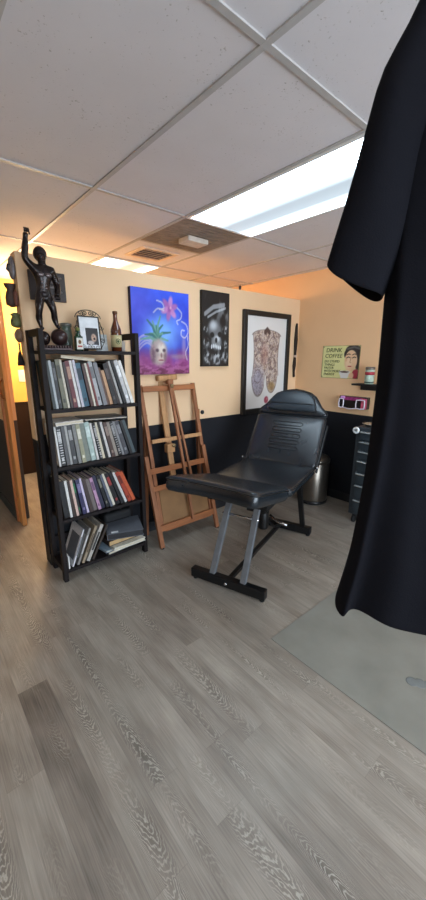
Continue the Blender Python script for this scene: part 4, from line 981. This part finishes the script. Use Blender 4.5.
for y in (SY0 - .012, SY1 + .012):
    for zz in (SZ0 + .012, SZ1 - .012): q.ball((XR - .005, y, zz), (.003, .005, .005), 0, 8)
q.build('screw', mat('dark_screw', (70, 60, 40), .4, .5), sg)

ws = thing('wall_shelf', 'short black floating shelf on the right wall under the canister', 'shelf', (XR, 1.66, 1.25))
MB().bb((XR - .13, 1.42, 1.248), (XR - .001, 1.835, 1.266)).build('board', mat('black_shelf_paint', (24, 24, 26), .4), ws, bevel=.002)
MB().bb((XR - .012, 1.50, 1.20), (XR - .001, 1.80, 1.248)).build('cleat', mat('black_shelf_paint', (0, 0, 0)), ws, bevel=.002)
cn = thing('canister', 'small pale canister with red band standing on the floating shelf', 'canister', (XR - .07, 1.69, 1.266))
MB().lathe([(.040, 0), (.042, .004), (.042, .128), (.040, .132)], 24, (XR - .07, 1.69, 1.267)).build('body', mat('pale_green_print', (178, 196, 178), .45, 0, .35, 40), cn)
MB().lathe([(.0428, .084), (.0428, .112)], 24, (XR - .07, 1.69, 1.267)).build('red_band', mat('crimson_print', (168, 44, 62), .5), cn)
MB().lathe([(.0426, .010), (.0426, .022)], 24, (XR - .07, 1.69, 1.267)).build('dark_band', mat('dark_print', (60, 80, 70), .5), cn)
MB().lathe([(.041, 0), (.043, .004), (.043, .022), (.036, .026)], 24, (XR - .07, 1.69, 1.399)).build('lid', mat('grey_lid_metal', (120, 112, 104), .35, .5), cn)
wb = thing('wall_box', 'black and pink box with white rounded rims on wall above tool chest', 'wall box', (XR, 1.85, 1.01))
YA, YB_ = 1.992, 1.690
MB().bb((XR - .06, YB_, 1.015), (XR - .001, YA, 1.132)).build('case', mat('black_case', (20, 18, 20), .3), wb, bevel=.006)
MB().bb((XR - .063, 1.75, 1.095), (XR - .060, 1.95, 1.128)).build('magenta_panel', mat('magenta_plastic', (150, 50, 110), .4, 0, .35, 50), wb)
MB().bb((XR - .064, 1.694, 1.02), (XR - .060, 1.75, 1.12)).build('pink_panel', mat('pink_plastic', (206, 92, 118), .4, 0, .2, 50), wb)
q = MB(); q.ball((XR - .062, 1.95, 1.118), (.006, .03, .018), 0, 12); q.build('lilac_tab', mat('lilac_plastic', (214, 150, 214), .4), wb)
WR = mat('white_plastic_rim', (236, 226, 236), .4)
for (ya, yb) in ((1.980, 1.936), (1.795, 1.712)):
    q = MB(); zA, zB = 1.022, 1.102
    q.tube([(XR - .072, ya, zB), (XR - .074, ya + .004, (zA + zB) / 2), (XR - .072, ya, zA), (XR - .074, (ya + yb) / 2, zA - .006), (XR - .072, yb, zA), (XR - .074, yb - .004, (zA + zB) / 2), (XR - .072, yb, zB), (XR - .074, (ya + yb) / 2, zB + .005)], .006, 8, closed=True)
    q.build('white_rim', WR, wb)
q = MB(); q.tube([(XR - .07, 1.936, 1.02), (XR - .074, 1.865, 1.008), (XR - .07, 1.795, 1.02)], .005, 8); q.build('white_strip', WR, wb)

# grey floor mat
tag(MB().bb((1.335, -.25, .0005), (2.75, 1.058, .0035)).build('floor_mat', mat('grey_vinyl_mat', (132, 131, 122), .5, 0, .12, 5, .1, 30), loc=(2.04, .4, 0), bevel=.001), 'smooth grey vinyl floor mat under the hanging shirt', 'mat')
q = MB()
for k in range(5): q.ball((1.64 + .018 * k, .44 - .03 * k + .01 * math.sin(k * 3), .0038), (.03, .028, .0004), 0, 10)
sm = bpy.data.objects['floor_mat']; q.build('scuff', mat('dark_scuff', (116, 120, 118), .6), sm)

# ------------------------------------------------------------------ T-shirt close to the camera
fh = V((w_.x, w_.y, 0)).normalized(); rh = V((fh.y, -fh.x, 0)); D0 = .50
ts = thing('t_shirt', 'black cotton T-shirt hanging close by at the right edge', 't-shirt', tuple(fh * D0 + rh * .50 + V((0, 0, 1.08))))
def TS(l, d, z): return fh * (D0 + d) + rh * l + V((0, 0, z))
CLO = mat('black_cotton', (19, 19, 24), .97, 0, .06, 30, .15, 500, .1)
LC = .49
def half(z):
    # left edge of the body as a function of height
    pts = [(1.10, .296), (1.206, .279), (1.356, .268), (1.47, .264), (1.80, .268), (1.84, .262), (1.87, .243), (1.90, .195), (1.925, .135), (1.945, .088)]
    for (a, x), (b, y) in zip(pts, pts[1:]):
        if z <= b: return x + (y - x) * max(0, (z - a)) / (b - a)
    return pts[-1][1]
bm_ = bmesh.new(); rows = []; SEG = 72
zs = [1.118, 1.130] + [1.15 + .03 * k for k in range(22)] + [1.80, 1.82, 1.84, 1.855, 1.87, 1.885, 1.90, 1.914, 1.928, 1.938, 1.945]
for j, z in enumerate(zs):
    hw = half(z); top = smooth(1.72, 1.93, z); hd = .060 * (1 - top) + .032 * top
    fold = (1 - smooth(1.1, 1.75, z)); row = []
    for k in range(SEG):
        a = 2 * PI * k / SEG; c, s = math.cos(a), math.sin(a)
        ex_ = math.copysign(abs(c) ** .8, c); ey_ = math.copysign(abs(s) ** .75, s)
        l = LC + hw * ex_; d = hd * ey_
        wv = fold * (.012 * math.sin(7 * a + .8) + .008 * math.sin(13 * a + 2 + z * 3)) + .006 * math.sin(5 * a + z * 9)
        d += wv * (1 if s < 0 else -1) * .8; 
        zz = z
        if j <= 1: zz = z + .006 * math.sin(7 * a + 1.2)
        row.append(bm_.verts.new(TS(l, d, zz)))
    rows.append(row)
for a, b in zip(rows, rows[1:]):
    for k in range(SEG): f = bm_.faces.new((a[k], a[(k + 1) % SEG], b[(k + 1) % SEG], b[k])); f.smooth = True
q = MB(); q.bm.free(); q.bm = bm_
bod = q.build('body', CLO, ts, smooth=True)
sd = bod.modifiers.new('thick', 'SOLIDIFY'); sd.thickness = .002
sb = bod.modifiers.new('sub', 'SUBSURF'); sb.levels = 1; sb.render_levels = 1
def sleeve(sgn):
    bm_ = bmesh.new(); rows = []; n = 28
    # centre line from the armhole to the cuff
    path = [((.236, 1.912), (.275, 1.750), .026), ((.214, 1.856), (.262, 1.745), .030), ((.189, 1.82), (.252, 1.725), .029), ((.181, 1.778), (.249, 1.695), .029), ((.172, 1.735), (.246, 1.665), .029),
            ((.164, 1.697), (.242, 1.640), .029), ((.153, 1.655), (.232, 1.612), .029), ((.145, 1.620), (.222, 1.580), .029), ((.143, 1.612), (.220, 1.572), .029)]
    for i, ((ol, oz), (il, iz), rd) in enumerate(path):
        row = []
        for k in range(n):
            a = 2 * PI * k / n; c, s = math.cos(a), math.sin(a); c2 = math.copysign(abs(c) ** .85, c)
            wob = .05 * math.sin(3 * a + i * .7)
            l2 = (ol + il) / 2 - (il - ol) / 2 * c2; z2 = (oz + iz) / 2 - (iz - oz) / 2 * c2 + (.005 * math.sin(2 * a + .6) if i > 6 else 0)
            dd = rd * (s + wob)
            row.append(bm_.verts.new(TS(LC + sgn * (l2 + .30 * dd - LC), .004 + dd, z2 + .10 * dd)))
        rows.append(row)
    for a, b in zip(rows, rows[1:]):
        for k in range(n): bm_.faces.new((a[k], a[(k + 1) % n], b[(k + 1) % n], b[k]))
    q = MB(); q.bm.free(); q.bm = bm_
    o = q.build('sleeve', CLO, ts, smooth=True)
    m_ = o.modifiers.new('thick', 'SOLIDIFY'); m_.thickness = .002
    m_ = o.modifiers.new('sub', 'SUBSURF'); m_.levels = 1; m_.render_levels = 1
sleeve(1); sleeve(-1)
q = MB(); q.tube([TS(LC + .088 * math.cos(a), .036 * math.sin(a), 1.945 - .02 * (math.sin(a) < 0) * abs(math.sin(a))) for a in [2 * PI * k / 28 for k in range(28)]], .008, 8, closed=True)
q.build('collar', CLO, ts)
hg = thing('clothes_hanger', 'black wire clothes hanger holding the black T-shirt', 'hanger', tuple(TS(LC, 0, 1.90)))
q = MB(); q.tube([TS(LC - .20, 0, 1.87), TS(LC - .10, 0, 1.912), TS(LC, 0, 1.94), TS(LC + .10, 0, 1.912), TS(LC + .20, 0, 1.87)], .005, 8); q.build('arms', BKS, hg)
q = MB(); q.tube([TS(LC, 0, 1.94), TS(LC, 0, CEIL - .007)], .003, 8); q.build('hook', BKS, hg)

# ------------------------------------------------------------------ light
wd = bpy.data.worlds.new('world'); scene.world = wd; wd.use_nodes = True
bg = wd.node_tree.nodes['Background']
sky = wd.node_tree.nodes.new('ShaderNodeTexSky'); sky.sky_type = 'HOSEK_WILKIE'; sky.turbidity = 5; sky.sun_direction = (.3, .5, .8)
mixn = wd.node_tree.nodes.new('ShaderNodeMixRGB'); mixn.inputs['Fac'].default_value = .75; mixn.inputs['Color2'].default_value = (.76, .88, 1.0, 1)
wd.node_tree.links.new(sky.outputs[0], mixn.inputs['Color1']); wd.node_tree.links.new(mixn.outputs[0], bg.inputs['Color'])
bg.inputs['Strength'].default_value = 7.0
pt = bpy.data.lights.new('window_portal', 'AREA'); pt.shape = 'RECTANGLE'; pt.size = WX1 - WX0; pt.size_y = WZ1 - WZ0
po = bpy.data.objects.new('window_portal', pt); COL.objects.link(po); po.location = ((WX0 + WX1) / 2, YB - .05, (WZ0 + WZ1) / 2); po.rotation_euler = (PI / 2, 0, 0)
pt.cycles.is_portal = True
# unseen warm fill without a fixture, added to light the far room and doorway
wl = bpy.data.lights.new('warm_fill', 'POINT'); wl.energy = 30; wl.color = (1.0, .78, .50); wl.shadow_soft_size = .12
wo = bpy.data.objects.new('warm_fill', wl); COL.objects.link(wo); wo.location = (1.3, 4.4, 1.95)
